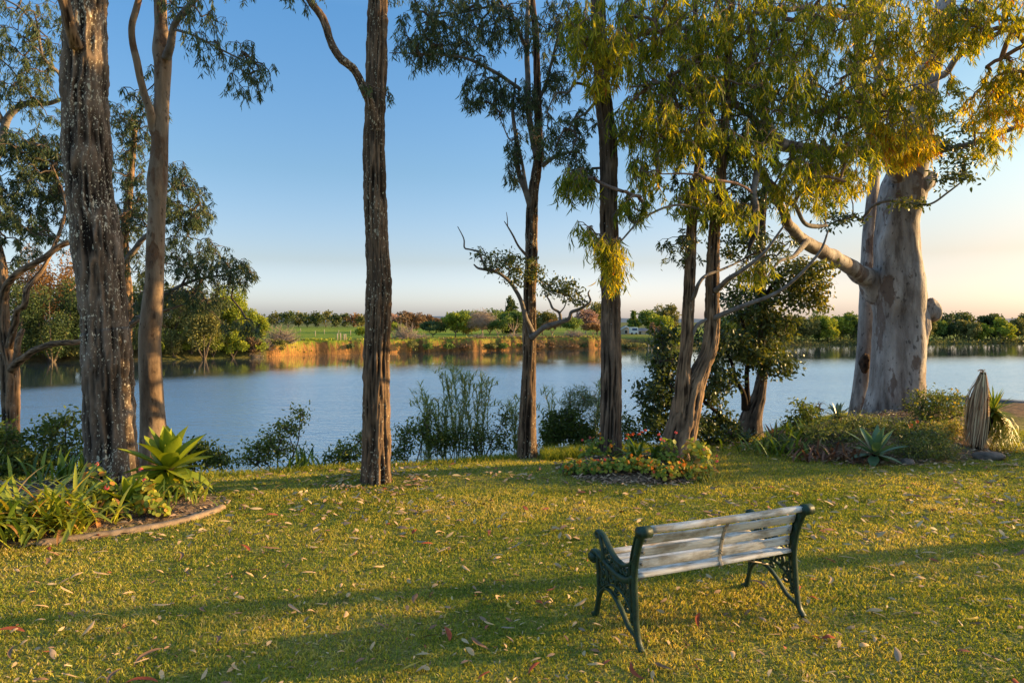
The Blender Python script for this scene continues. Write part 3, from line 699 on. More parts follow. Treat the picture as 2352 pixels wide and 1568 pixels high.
# ================================================================= trees of the near bank
BK_LICHEN = bark_mat('lichened_rough_bark', (0.056, 0.039, 0.027), (0.144, 0.099, 0.066), (.21, .165,   .13), 1.2, .16, 13, (0.728, 0.638, 0.470))
BK_LICHEN2 = bark_mat('furrowed_dark_bark', (0.040, 0.027, 0.018), (0.113, 0.074, 0.047), (0.238, 0.159, 0.099), .95, .14, 14, (0.627, 0.538, 0.376))
BK_DARK = bark_mat('dark_ironbark', (0.045, 0.032, 0.024), (0.120, 0.086, 0.061), (0.242, 0.170, 0.118), .18, .13, 15)
BK_BROWN = bark_mat('brown_stringy_bark', (0.061, 0.040, 0.027), (0.186, 0.122, 0.076), (0.340, 0.227, 0.139), .15, .16, 13)
BK_GUM = gum_mat('smooth_grey_gum_bark', [(0.151, 0.108, 0.088), (0.261, 0.216, 0.186), (0.402, 0.347, 0.305), (0.522, 0.459, 0.406)])
BK_TAN = gum_mat('smooth_tan_gum_bark', [(.15, .088, .05), (.225, .15, .09), (.285, .205, .135), (.35, .265, .185)], .25, 2.6)
BK_TWIG = noisy_mat('twig_bark', (.06, .045, .035), (.15, .115, .09), 25, .85, .1)
BK_LIMB = noisy_mat('grey_limb_bark', (0.096, 0.077, 0.065), (0.240, 0.206, 0.178), 12, .8, .15, .4, .02)
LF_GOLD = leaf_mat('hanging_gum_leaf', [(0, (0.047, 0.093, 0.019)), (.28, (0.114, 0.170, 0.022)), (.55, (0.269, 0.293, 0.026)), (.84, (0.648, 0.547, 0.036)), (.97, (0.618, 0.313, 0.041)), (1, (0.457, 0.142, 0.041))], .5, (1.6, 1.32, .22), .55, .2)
LF_GREY = leaf_mat('bluish_gum_leaf', [(0, (0.034, 0.055, 0.026)), (.5, (0.084, 0.121, 0.049)), (.8, (0.159, 0.177, 0.059)), (1, (0.298, 0.224, 0.055))], .28, (1.5, 1.35, .5), .5, .3)
LF_ROUND = leaf_mat('dark_round_leaf', [(0, (0.031, 0.054, 0.018)), (.5, (0.088, 0.118, 0.026)), (.8, (0.215, 0.205, 0.035)), (1, (0.428, 0.293, 0.040))], .3, (1.6, 1.35, .4), .4, .4)
LF_SHRUB = leaf_mat('shrub_leaf', [(0, (.035, .060, .014)), (.5, (.105, .145, .030)), (.8, (.22, .23, .05)), (1, (.32, .26, .06))], .34, (1.5, 1.4, .5), .55, .22)
LF_REED = leaf_mat('cane_leaf', [(0, (0.111, 0.164, 0.066)), (.5, (0.242, 0.307, 0.131)), (.85, (0.482, 0.461, 0.220)), (1, (0.700, 0.550, 0.264))], .3, (1.4, 1.3, .6), .55, .25)
LF_WEEP = leaf_mat('feathery_leaf', [(0, (0.042, 0.077, 0.035)), (.6, (0.105, 0.161, 0.070)), (1, (0.196, 0.224, 0.084))], .3, (1.4, 1.3, .6), .55, .25)

def W3(pts):
    """survey points (px, py, d, half width px) -> positions and radii in metres"""
    P = np.array([at(a, b, d) for a, b, d, h in pts]); r = np.array([h * d / FPX / math.sqrt(1 + ((a - CX) / FPX) ** 2 * (abs(a - CX) < 1400)) for a, b, d, h in pts]); return P, r
class Tree:
    def __init__(s, name, label, cat, base, group=None):
        s.root = thing(name, label, cat, base, group); s.P = []; s.R = []; s.sk = []; s.skr = []
    def trunk(s, pts, mat, rows, segs, disp=None, name='trunk', extend_top=True, sink=.25, flare=0.0):
        P, r = W3(pts); Q = catmull(np.concatenate([P, r[:, None]], 1), rows); P, r = Q[:, :3], np.maximum(Q[:, 3], .004)
        if flare:
            hgt = P[:, 2] - P[0, 2]; r = r * (1 + flare * np.exp(-np.maximum(hgt, 0) / .35))
        if sink:
            P = np.concatenate([[P[0] - np.array([0, 0, sink])], P]); r = np.concatenate([[r[0] * 1.06], r])
        mb = MB(); tube(mb, P, r, segs, disp); o = mb.build(name, mat, s.root)
        st = max(1, rows // 40); s.sk.append(P[::st]); s.skr.append(r[::st]); return o
    def limb(s, pts, mat, rows=36, segs=14, disp=None, name='branch', sk=True):
        P, r = W3(pts); Q = catmull(np.concatenate([P, r[:, None]], 1), rows); P, r = Q[:, :3], np.maximum(Q[:, 3], .003)
        P = P + .35 * r[:, None] * np.stack([fbm(P * 3, k, 2) for k in (71, 72, 73)], 1)
        mb = MB(); tube(mb, P, r, segs, disp); o = mb.build(name, mat, s.root)
        if sk: s.sk.append(P); s.skr.append(r)
        return o
    def crown(s, blobs, leaf, mat, twigmat, per=26, spread=.16, hang=0.0, L=.13, W=.018, down=.75, curve=.25, wob=.10, rt=.0035, vmean=.4, name='crown', twigs='twigs', seed=0, seglen=.22, from_nodes=None, xmin=None, bare=0):
        r_ = np.random.default_rng(seed + 100)
        T, VM = [], []
        for b in blobs:
            px, py, d, rx, ry, rd, n = b[:7]; vb = b[7] if len(b) > 7 else vmean
            c = at(px, py, d); S = np.array([rx * d / FPX, rd, ry * d / FPX])
            u = unit(r_.normal(size=(n, 3))) * (r_.uniform(0, 1, (n, 1)) ** .42)
            T.append(c + u * S); VM += [vb] * n
        T = np.concatenate(T); VM = np.array(VM)
        sk = np.concatenate(s.sk if from_nodes is None else from_nodes[0]); skr = np.concatenate(s.skr if from_nodes is None else from_nodes[1])
        d0 = np.array([np.min(np.linalg.norm(sk - t, axis=1)) for t in T]); order = np.argsort(d0)
        cap = len(sk) + int(np.sum(d0 / seglen)) + 60 * len(T) + 100
        P = np.zeros((cap, 3)); par = np.full(cap, -1); cnt = np.zeros(cap); R0 = np.zeros(cap); n0 = len(sk)
        P[:n0] = sk; R0[:n0] = skr; n = n0; chains = []; ends = []
        for t in order:
            D = np.linalg.norm(P[:n] - T[t], axis=1); D[:n0] += .12
            D = D + .6 * np.maximum(0, P[:n, 2] - T[t, 2]) * (down < .5)
            j = int(np.argmin(D)); a = P[j]; dist = np.linalg.norm(T[t] - a); k = min(60, max(2, int(dist / seglen) + 1))
            tt = np.linspace(0, 1, k + 1)[1:, None]
            off = np.stack([np.sin(tt[:, 0] * np.pi * r_.uniform(.8, 2.2) + 0) * r_.normal(0, wob) for _ in range(3)], 1) * dist * (1 - tt * .3)
            off[:, 2] += np.sin(tt[:, 0] * np.pi) * dist * .10
            off *= np.minimum(1, (1 - tt) * 4)
            Q = a + (T[t] - a) * tt + off
            P[n:n + k] = Q; par[n] = j; par[n + 1:n + k] = np.arange(n, n + k - 1); chains.append((j, n, n + k)); ends.append((t, n + k - 1)); n += k
        for (t, e) in ends: cnt[e] += 1
        for i in range(n - 1, n0 - 1, -1):
            if par[i] >= 0: cnt[par[i]] += cnt[i]
        rad_ = rt * np.maximum(cnt, 1) ** .5
        mb = MB()
        for j, a, b in chains:
            idx = np.concatenate([[j], np.arange(a, b)]); rr = rad_[idx].copy()
            rr[0] = min(rr[1] * 1.15, (R0[j] if j < n0 else rad_[j]))
            tube(mb, P[idx], rr, 6 if rr[0] > .012 else 4, cap=False)
        # leaves in sprays about each end
        ml = MB(); PO, DI, VV = [], [], []
        for t, e in ends:
            m = int(per * r_.uniform(.6, 1.4)); p = P[par[e]]; tip = P[e]; dr = unit(tip - p)
            if hang:
                h = hang * r_.uniform(.5, 1.3); sd_ = r_.normal(0, .35, 3); sd_[2] = -1; sd_ = unit(sd_)
                for q in range(2 if per > 10 else 1):
                    sd2 = unit(sd_ + r_.normal(0, .35, 3)); tw = np.stack([tip, tip + sd2 * h * .5 + dr * h * .12, tip + sd2 * h + np.array([0, 0, -.06 * h])])
                    tw = catmull(tw, 6); tube(mb, tw, np.linspace(rt * .8, rt * .35, 6), 3, cap=False)
                    mm = m // 2; f = r_.uniform(0, 1, mm); ii = f * 5; i0 = np.minimum(ii.astype(int), 4)
                    PO.append(tw[i0] + (tw[i0 + 1] - tw[i0]) * (ii - i0)[:, None] + r_.normal(0, .012, (mm, 3)))
                    VV.append(np.clip(VM[t] + r_.normal(0, .10) + r_.normal(0, .14, mm), 0, 1))
            else:
                f = r_.uniform(0, 1, (m, 1)); PO.append(p + (tip - p) * f + r_.normal(0, spread, (m, 3)) * np.array([1, 1, .7]))
                VV.append(np.clip(VM[t] + r_.normal(0, .12) + r_.normal(0, .14, m), 0, 1))
        PO = np.concatenate(PO); VV = np.concatenate(VV); k = len(PO)
        DI = unit(r_.normal(size=(k, 3))) * (1 - down) * 1.3 + np.array([0, 0, -1.0]) * down
        leaves(ml, PO, DI, r_.normal(size=(k, 3)), L * r_.uniform(.65, 1.3, k), W * r_.uniform(.7, 1.3, k), r_.normal(0, curve, k), VV)
        if twigs: mb.build(twigs, twigmat, s.root)
        return ml.build(name, mat, s.root)
def gbase(px, d, dz=0):
    x = (px - CX) * d / FPX; return np.array([x, d, gz(x, d) + dz])

# --- the big lichen-covered tree in the left bed
t = Tree('rough_barked_tree', 'thick dark trunk thickly speckled with white lichen, rising from the left garden bed', 'tree', gbase(256, 8.25, .05))
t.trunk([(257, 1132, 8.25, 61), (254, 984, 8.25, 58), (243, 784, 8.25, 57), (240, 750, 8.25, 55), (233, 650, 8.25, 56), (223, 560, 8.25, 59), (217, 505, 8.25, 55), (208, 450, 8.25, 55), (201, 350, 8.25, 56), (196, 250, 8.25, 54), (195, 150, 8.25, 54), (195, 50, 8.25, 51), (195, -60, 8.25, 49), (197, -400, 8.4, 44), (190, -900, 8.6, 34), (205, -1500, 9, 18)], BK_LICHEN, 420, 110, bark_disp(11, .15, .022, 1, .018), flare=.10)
t.limb([(176, 105, 8.0, 18), (166, 70, 7.85, 15), (153, 25, 7.75, 14), (140, -10, 7.7, 14), (118, -70, 7.7, 13), (60, -250, 7.6, 10), (-20, -420, 7.5, 6)], BK_BROWN, 60, 24, bark_disp(14, .2, .005, 6, .01))
TRUNKS.append(t)
# --- smooth gum beside it
t = Tree('smooth_barked_gum', 'slender smooth tan gum trunk behind the large agave, forking near the top', 'tree', gbase(358, 9.5))
t.trunk([(356, 1085, 9.5, 37), (354, 1020, 9.5, 34), (352, 984, 9.5, 31), (349, 917, 9.5, 28), (345, 784, 9.5, 27), (349, 720, 9.5, 26), (355, 640, 9.5, 22), (358, 550, 9.5, 22), (361, 470, 9.5, 22), (361, 420, 9.5, 25), (366, 350, 9.5, 20), (368, 275, 9.5, 19.5), (371, 225, 9.5, 18), (374, 150, 9.5, 21), (372, 112, 9.5, 23), (370, 60, 9.5, 15.5), (368, 0, 9.5, 14), (366, -150, 9.5, 12), (375, -500, 9.7, 9), (368, -900, 9.8, 5)], BK_TAN, 300, 64, smooth_disp(.007, 3))
t.limb([(366, 330, 9.5, 13), (354, 290, 9.45, 12), (343, 252, 9.35, 10), (328, 210, 9.3, 9), (313, 140, 9.2, 9), (303, 90, 9.15, 8), (303, 55, 9.1, 8), (315, 15, 9.1, 8), (324, -30, 9.1, 7), (330, -160, 9.1, 5)], BK_TAN, 60, 18, smooth_disp(.003, 5))
t.limb([(384, 135, 9.4, 12), (392, 110, 9.3, 10), (400, 60, 9.2, 8.5), (425, 25, 9.1, 7.5), (452, -5, 9.05, 6.5), (485, -50, 9, 5), (560, -120, 9, 3)], BK_LIMB, 50, 14)
t.limb([(402, 68, 9.2, 4), (440, 80, 9.1, 3), (490, 105, 9.0, 2.6), (540, 130, 8.9, 2), (590, 150, 8.8, 1.2)], BK_LIMB, 40, 8)
t.crown([(455, 20, 9.0, 60, 40, .5, 28), (490, 100, 9.0, 60, 38, .5, 30), (560, 190, 8.9, 30, 40, .35, 16), (595, 150, 8.8, 45, 26, .4, 22), (560, 110, 8.9, 40, 20, .3, 10), (395, 30, 9.5, 40, 40, .5, 12), (330, 190, 9.6, 40, 60, .4, 14), (430, -90, 9.2, 160, 70, .9, 60)], None, LF_GREY, BK_TWIG, 20, .08, .16, .085, .013, .72, .3, vmean=.35, seed=2)
TRUNKS.append(t)
# --- far-left forked tree, partly in the picture
t = Tree('forked_rough_tree', 'crooked forked tree at the left edge with rough bark glowing orange low down', 'tree', gbase(22, 11.2))
t.trunk([(24, 1120, 11.2, 26), (25, 985, 11.2, 21), (24, 902, 11.2, 22), (22, 848, 11.2, 23), (14, 800, 11.2, 19), (8, 760, 11.2, 16), (7, 715, 11.2, 15), (8, 668, 11.2, 13.5), (2, 600, 11.3, 12), (-30, 480, 11.6, 10), (-60, 300, 12, 8), (-80, 100, 12.2, 5)], BK_BROWN, 260, 56, bark_disp(12, .2, .010, 8, .012))
t.limb([(8, 690, 11.2, 12), (14, 662, 11.1, 10.5), (27, 642, 11.0, 9.5), (50, 621, 11.0, 9), (98, 594, 11.0, 8), (133, 568, 11.1, 7.5), (170, 551, 11.2, 7), (240, 520, 11.5, 5), (300, 480, 12, 3)], BK_BROWN, 70, 18, bark_disp(20, .3, .004, 3, .006))
t.limb([(20, 800, 11.2, 12), (33, 745, 11.05, 9), (39, 715, 10.95, 8), (55, 700, 10.9, 8), (62, 664, 10.95, 7.5), (78, 641, 11.05, 6.5), (105, 606, 11.2, 5.5), (150, 480, 11.6, 4), (120, 380, 11.8, 2.5)], BK_BROWN, 80, 16, bark_disp(20, .3, .004, 4, .006))
t.limb([(27, 850, 11.15, 13), (43, 832, 11.0, 11), (58, 818, 10.9, 9.5), (86, 801, 10.8, 9), (129, 787, 10.8, 8), (183, 785, 10.9, 7.5), (250, 768, 11.1, 6), (330, 730, 11.4, 4), (420, 700, 11.6, 2.5)], BK_BROWN, 70, 18, bark_disp(20, .3, .004, 5, .006))
t.limb([(38, 838, 11.05, 9), (41, 815, 11.0, 8.5), (41, 790, 10.95, 8), (46, 770, 10.95, 7.5), (52, 756, 11, 6)], BK_BROWN, 24, 14, bark_disp(20, .3, .003, 7, .006))
t.crown([(60, 390, 11.8, 95, 100, .9, 190, .24), (30, 330, 11.6, 60, 40, .6, 44, .3), (110, 350, 12, 40, 60, .6, 60, .24), (60, 520, 11.6, 80, 50, .7, 70, .38), (20, 480, 11.5, 40, 60, .6, 36), (130, 440, 12, 50, 60, .6, 50), (40, 590, 11.5, 50, 20, .5, 10)], None, LF_GREY, BK_TWIG, 30, .10, .16, .095, .015, .62, .3, vmean=.3, seed=3)
# --- tree off to the left whose top limbs cross the corner
t = Tree('leafy_gum', 'leafy gum filling the top left corner, its pale limb bending in from the edge', 'tree', gbase(-130, 13.0))
t.trunk([(-130, 1150, 13, 30), (-110, 800, 13, 24), (-70, 560, 13, 18), (-30, 420, 13, 14), (0, 330, 13, 12), (16, 275, 13, 10), (35, 252, 13, 9), (60, 238, 13, 8), (109, 238, 13, 6.5), (150, 225, 13, 4)], BK_LIMB, 120, 20)
t.limb([(10, 285, 13, 8), (-10, 245, 12.9, 7), (-40, 150, 12.8, 6), (-30, 20, 12.7, 5), (20, -80, 12.6, 4)], BK_LIMB, 40, 12)
t.limb([(150, 230, 13, 4), (138, 172, 12.8, 4.5), (115, 150, 12.6, 4.5), (98, 129, 12.5, 4.2), (88, 85, 12.4, 3.8), (70, 45, 12.3, 3.4), (40, 15, 12.3, 2.6), (-10, -10, 12.3, 2)], BK_LIMB, 50, 10)
t.crown([(60, 50, 12.4, 85, 60, .8, 70), (30, 130, 12.5, 70, 50, .7, 50), (90, 190, 12.7, 60, 40, .6, 40), (30, 200, 12.6, 50, 40, .6, 30), (105, 110, 12.5, 30, 50, .5, 22), (100, 255, 12.9, 40, 16, .4, 14), (20, -60, 12.4, 160, 60, 1, 60)], None, LF_GREY, BK_TWIG, 24, .10, .17, .105, .015, .65, .3, vmean=.42, seed=4)
# --- dark tree standing lower on the bank behind the two left trunks
t = Tree('bushy_gum', 'dark bushy tree on the bank behind the two left trunks, boughs reaching right', 'tree', gbase(300, 12.4))
t.trunk([(296, 1230, 12.4, 22), (290, 1000, 12.4, 18), (285, 840, 12.4, 16), (292, 700, 12.4, 14), (285, 560, 12.5, 11), (300, 420, 12.6, 8), (310, 300, 12.7, 5)], BK_BROWN, 100, 20, bark_disp(12, .2, .008, 9, .01))
t.limb([(288, 760, 12.4, 9), (330, 720, 12.2, 7), (390, 670, 12, 5), (460, 640, 11.9, 3.5), (540, 630, 11.8, 2)], BK_LIMB, 40, 10)
t.limb([(286, 600, 12.4, 8), (340, 540, 12.3, 6), (400, 500, 12.2, 4), (450, 480, 12.1, 2)], BK_LIMB, 36, 10)
t.crown([(300, 330, 12.6, 50, 110, .7, 130, .3), (300, 470, 12.5, 60, 80, .7, 116, .25), (420, 470, 12.1, 65, 70, .6, 116, .42), (405, 400, 12.2, 40, 40, .4, 37, .3), (450, 500, 12.1, 40, 25, .4, 31), (470, 610, 11.9, 60, 40, .6, 81), (545, 620, 11.8, 40, 45, .5, 58), (400, 590, 12, 40, 40, .5, 34), (350, 690, 12.1, 50, 60, .6, 72, .25), (440, 680, 12.0, 90, 34, .6, 81, .3), (540, 740, 11.8, 36, 18, .3, 11), (575, 742, 11.8, 22, 18, .3, 14), (410, 545, 12.1, 50, 16, .4, 17), (345, 250, 12.5, 40, 60, .5, 40, .45), (290, 600, 12.4, 60, 50, .6, 40, .25), (330, 760, 12.1, 60, 30, .5, 34, .22), (480, 560, 12, 40, 20, .4, 16)], None, LF_GREY, BK_TWIG, 26, .09, .16, .09, .014, .62, .3, vmean=.32, seed=5)
# --- centre tree
t = Tree('rough_barked_tree', 'single straight dark trunk with lichen flecks standing alone mid-lawn, one limb curving up left', 'tree', gbase(865, 8.55))
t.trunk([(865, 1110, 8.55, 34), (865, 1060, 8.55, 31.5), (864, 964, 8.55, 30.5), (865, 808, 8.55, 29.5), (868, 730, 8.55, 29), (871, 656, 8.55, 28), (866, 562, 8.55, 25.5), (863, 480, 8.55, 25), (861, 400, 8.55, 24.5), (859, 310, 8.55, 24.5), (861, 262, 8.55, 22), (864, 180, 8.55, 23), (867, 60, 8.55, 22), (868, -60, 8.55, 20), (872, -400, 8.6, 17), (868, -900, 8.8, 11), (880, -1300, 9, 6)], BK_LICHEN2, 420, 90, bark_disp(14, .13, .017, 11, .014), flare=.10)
t.limb([(861, 300, 8.5, 14), (860, 275, 8.45, 13), (854, 244, 8.4, 11), (835, 201, 8.3, 9.5), (814, 162, 8.25, 9.5), (797, 145, 8.2, 9.5), (781, 131, 8.2, 9.5), (766, 108, 8.2, 9), (758, 89, 8.2, 9), (750, 62, 8.2, 9), (738, 35, 8.2, 9), (712, 2, 8.2, 8), (690, -40, 8.2, 7.5), (640, -140, 8.2, 6), (600, -300, 8.2, 4)], BK_LICHEN2, 130, 26, bark_disp(18, .3, .004, 13, .006))
t.limb([(847, 250, 8.3, 1.5), (842, 200, 8.3, 1), (838, 190, 8.3, .6)], BK_LIMB, 8, 5)
t.crown([(842, 195, 8.2, 8, 12, .1, 4), (893, 215, 8.4, 6, 16, .1, 4), (690, -8, 8.2, 50, 10, .3, 14), (600, -60, 8.2, 110, 40, .5, 30)], None, LF_GREY, BK_TWIG, 16, .05, .10, .07, .012, .7, vmean=.35, seed=6)
# --- tall thin tree at the brink
t = Tree('thin_forked_tree', 'tall thin tree at the brink, dead crooked branches spreading low on both sides', 'tree', gbase(1212, 10.6))
t.trunk([(1211, 1045, 10.6, 23), (1211, 1000, 10.6, 20.5), (1211, 964, 10.6, 19.5), (1215, 847, 10.6, 15.5), (1216, 766, 10.6, 15.5), (1217, 661, 10.6, 14.5), (1220, 609, 10.6, 14), (1221, 516, 10.6, 13.5), (1224, 450, 10.6, 12.5), (1231, 403, 10.6, 11), (1236, 366, 10.6, 10.5), (1238, 328, 10.6, 10), (1236, 281, 10.6, 9), (1234, 187, 10.6, 8), (1231, 84, 10.6, 7), (1222, -10, 10.6, 6), (1210, -200, 10.6, 4), (1190, -420, 10.6, 2)], BK_LICHEN2, 320, 60, bark_disp(14, .14, .008, 17, .006), flare=.05)
L_ = lambda p, rows=40, segs=10, nm='branch': t.limb(p, BK_LIMB, rows, segs, None, nm)
L_([(1219, 480, 10.6, 9), (1208, 440, 10.5, 7), (1196, 412, 10.5, 6.5), (1185, 366, 10.4, 6), (1187, 323, 10.4, 5), (1182, 291, 10.4, 4.5), (1178, 244, 10.4, 3.5), (1185, 180, 10.4, 2)])
L_([(1233, 357, 10.55, 8), (1221, 311, 10.5, 7), (1215, 262, 10.5, 7), (1213, 187, 10.45, 6.5), (1210, 94, 10.4, 6), (1213, 0, 10.4, 5), (1220, -160, 10.4, 3)])
L_([(1195, 207, 10.5, 5), (1189, 200, 10.45, 4.6), (1142, 169, 10.2, 4.2), (1086, 140, 9.9, 3.6), (1044, 129, 9.8, 3), (955, 123, 9.6, 2), (894, 122, 9.5, 1)])
L_([(1208, 110, 10.4, 4.5), (1190, 70, 10.2, 4), (1170, 28, 10.1, 3.5), (1137, 14, 10, 3), (1060, 30, 9.9, 2.4), (980, 45, 9.8, 1.4)])
L_([(1245, 382, 10.55, 5.5), (1262, 368, 10.5, 5), (1278, 358, 10.45, 4.5), (1300, 352, 10.4, 3.8), (1328, 346, 10.4, 3)])
L_([(1236, 235, 10.6, 4.5), (1255, 190, 10.5, 4), (1270, 130, 10.4, 3), (1288, 60, 10.3, 2)])
L_([(1224, 772, 10.55, 9), (1215, 745, 10.4, 6.5), (1208, 730, 10.3, 6), (1203, 712, 10.25, 5.5), (1196, 690, 10.2, 5), (1185, 668, 10.15, 4.6), (1171, 647, 10.1, 4.2), (1147, 628, 10, 3.8), (1118, 620, 10, 3.2), (1098, 616, 10, 2.6), (1088, 607, 10, 1.5)], 60, 10, 'dead_branch')
L_([(1118, 621, 10, 2.6), (1108, 600, 10, 2.4), (1098, 579, 10, 2.2), (1080, 573, 10, 2), (1067, 569, 10, 1.9), (1065, 548, 10, 1.5), (1051, 520, 10, .8)], 36, 8, 'dead_branch')
L_([(1110, 612, 10, 1.8), (1116, 595, 9.98, 1.5), (1113, 580, 9.95, 1.3), (1103, 565, 9.95, .8)], 18, 6, 'dead_branch')
L_([(1213, 590, 10.55, 4), (1192, 567, 10.4, 2.6), (1178, 540, 10.3, 2.2), (1166, 520, 10.25, 1.6), (1158, 508, 10.2, .8)], 24, 8, 'dead_branch')
L_([(1166, 520, 10.25, 1.2), (1165, 500, 10.25, 1), (1163, 487, 10.25, .6)], 10, 5, 'dead_branch')
L_([(1222, 775, 10.5, 9), (1235, 764, 10.4, 6.5), (1251, 751, 10.3, 6), (1281, 740, 10.2, 5.2), (1306, 732, 10.15, 4.8), (1312, 718, 10.1, 4.2), (1320, 714, 10.1, 4), (1333, 709, 10.1, 3.8), (1350, 698, 10.1, 3.2), (1356, 690, 10.1, 2.6), (1351, 674, 10.1, 2), (1355, 666, 10.1, 1)], 60, 10, 'dead_branch')
L_([(1288, 738, 10.2, 4), (1285, 718, 10.15, 3.2), (1270, 708, 10.1, 2.8), (1264, 695, 10.1, 2.4), (1258, 684, 10.1, 1.8), (1249, 674, 10.1, 1)], 30, 8, 'dead_branch')
L_([(1285, 719, 10.15, 2), (1296, 706, 10.1, 1.6), (1302, 690, 10.1, 1), (1310, 670, 10.1, .6)], 20, 6, 'dead_branch')
L_([(1210, 440, 10.5, 5), (1190, 330, 10.3, 3), (1170, 320, 10.25, 2), (1145, 270, 10.2, 1), (1120, 265, 10.2, .5)], 24, 6, 'dead_branch')
sk_all = (list(t.sk), list(t.skr))
t.crown([(1000, 60, 9.8, 100, 56, .7, 120, .42), (960, 110, 9.7, 60, 30, .5, 40, .42), (1100, 30, 10, 90, 50, .7, 80, .38), (1060, 120, 9.9, 60, 26, .4, 22), (1170, 60, 10.2, 70, 60, .6, 56, .35), (1110, 190, 10.1, 50, 45, .5, 46, .3), (1085, 225, 10.1, 30, 16, .3, 12), (1170, 220, 10.3, 60, 50, .5, 60, .28), (1270, 60, 10.4, 70, 70, .6, 66, .35), (1280, 170, 10.4, 36, 50, .4, 40, .3), (1225, 240, 10.5, 30, 60, .4, 36, .28), (1180, 320, 10.4, 24, 60, .3, 26, .3), (1172, 395, 10.4, 22, 26, .3, 14), (1000, -40, 9.8, 150, 40, .8, 60), (1240, 330, 10.5, 20, 40, .3, 12)], None, LF_GREY, BK_TWIG, 22, .08, .17, .095, .014, .68, .3, vmean=.36, seed=7)
t.crown([(1135, 605, 10.05, 34, 26, .3, 22), (1175, 600, 10.2, 26, 28, .3, 22), (1185, 635, 10.2, 22, 34, .3, 20, .4), (1228, 625, 10.4, 22, 32, .2, 26, .5), (1268, 655, 10.1, 34, 26, .3, 24), (1310, 665, 10.1, 30, 30, .3, 26), (1330, 690, 10.1, 20, 16, .2, 8), (1105, 580, 10, 10, 14, .1, 5)], None, LF_ROUND, BK_TWIG, 13, .055, 0, .062, .022, .45, .1, vmean=.33, seed=8, name='lower_foliage', twigs='lower_twigs', from_nodes=sk_all, rt=.003)
# --- straight trunk in the flower bed
t = Tree('straight_trunk_tree', 'straight dark furrowed trunk rising out of the orange flower bed', 'tree', gbase(1402, 9.6, .1))
t.trunk([(1402, 1068, 9.6, 27), (1402, 1020, 9.6, 24.5), (1404, 886, 9.6, 23), (1403, 760, 9.6, 22), (1402, 656, 9.6, 21), (1398, 469, 9.6, 20), (1397, 328, 9.6, 20), (1386, 234, 9.6, 18.5), (1381, 155, 9.6, 17), (1375, 47, 9.6, 16), (1372, -60, 9.6, 15), (1368, -300, 9.7, 12), (1380, -700, 9.9, 7)], BK_DARK, 340, 74, bark_disp(15, .12, .013, 23, .010), flare=.16)
t.limb([(1384, 214, 9.55, 6), (1367, 213, 9.5, 4), (1350, 198, 9.45, 3.4), (1320, 192, 9.4, 3.2), (1305, 213, 9.4, 2.8), (1278, 215, 9.4, 2.4), (1255, 260, 9.4, 1.4)], BK_LIMB, 36, 8)
t.limb([(1386, 225, 9.55, 6), (1368, 235, 9.4, 4), (1345, 260, 9.3, 3), (1315, 280, 9.2, 2), (1290, 330, 9.2, 1)], BK_LIMB, 36, 8)
t.limb([(1408, 500, 9.5, 7), (1430, 480, 9.3, 5), (1455, 510, 9.1, 4), (1475, 500, 9, 3)], BK_LIMB, 26, 10)
t.crown([(1320, 290, 9.4, 60, 50, .5, 50, .38), (1340, 370, 9.4, 40, 40, .4, 30, .36), (1290, 330, 9.3, 40, 30, .4, 18), (1260, 290, 9.4, 30, 26, .3, 12), (1345, 420, 9.5, 26, 40, .3, 16)], None, LF_GREY, BK_TWIG, 20, .07, .15, .085, .014, .62, .3, vmean=.4, seed=9)
# --- twin trunk
t = Tree('twin_trunk_tree', 'reddish brown leaning tree splitting low into two tall trunks', 'tree', gbase(1556, 9.8, .08))
t.trunk([(1553, 1050, 9.8, 43), (1560, 1005, 9.8, 37), (1571, 963, 9.8, 34), (1580, 918, 9.8, 32), (1592, 884, 9.8, 27), (1612, 843, 9.8, 19), (1628, 806, 9.8, 17.5), (1635, 757, 9.8, 17), (1636, 688, 9.8, 16), (1637, 597, 9.8, 14), (1640, 551, 9.8, 13), (1645, 500, 9.8, 12.5), (1655, 420, 9.8, 11), (1662, 330, 9.8, 10), (1668, 240, 9.8, 9), (1672, 140, 9.8, 8), (1680, 0, 9.8, 6), (1690, -200, 9.8, 4)], BK_BROWN, 330, 74, bark_disp(14, .15, .015, 29, .010), flare=.08)
t.trunk([(1568, 945, 9.75, 22), (1570, 880, 9.72, 19), (1571, 845, 9.72, 16), (1578, 780, 9.72, 14.5), (1582, 688, 9.72, 13.5), (1586, 597, 9.72, 13), (1588, 527, 9.72, 12), (1594, 460, 9.72, 11.5), (1606, 380, 9.72, 10), (1612, 300, 9.72, 9), (1610, 200, 9.72, 8), (1600, 80, 9.72, 6), (1590, -100, 9.7, 4)], BK_BROWN, 240, 50, bark_disp(14, .15, .008, 31, .007), name='second_trunk', sink=0)
t.limb([(1645, 668, 9.7, 8), (1654, 659, 9.6, 6.5), (1673, 640, 9.4, 6), (1705, 620, 9.2, 5.2), (1750, 585, 9.0, 4), (1800, 520, 8.9, 2.5)], BK_LIMB, 40, 10)
t.limb([(1640, 735, 9.75, 8), (1654, 725, 9.65, 6.5), (1709, 702, 9.5, 5.6), (1778, 675, 9.4, 4.8), (1824, 643, 9.3, 4.2), (1865, 601, 9.2, 3.8), (1888, 569, 9.2, 3.2), (1902, 530, 9.2, 2)], BK_LIMB, 50, 10)
t.limb([(1582, 778, 9.72, 6), (1590, 768, 9.7, 5), (1600, 748, 9.7, 4.5), (1622, 734, 9.75, 4)], BK_LIMB, 24, 10)
t.limb([(1588, 690, 9.7, 6), (1596, 675, 9.6, 5), (1604, 652, 9.5, 4.6), (1622, 632, 9.6, 4), (1660, 618, 9.8, 3), (1700, 600, 10, 2)], BK_LIMB, 34, 10)
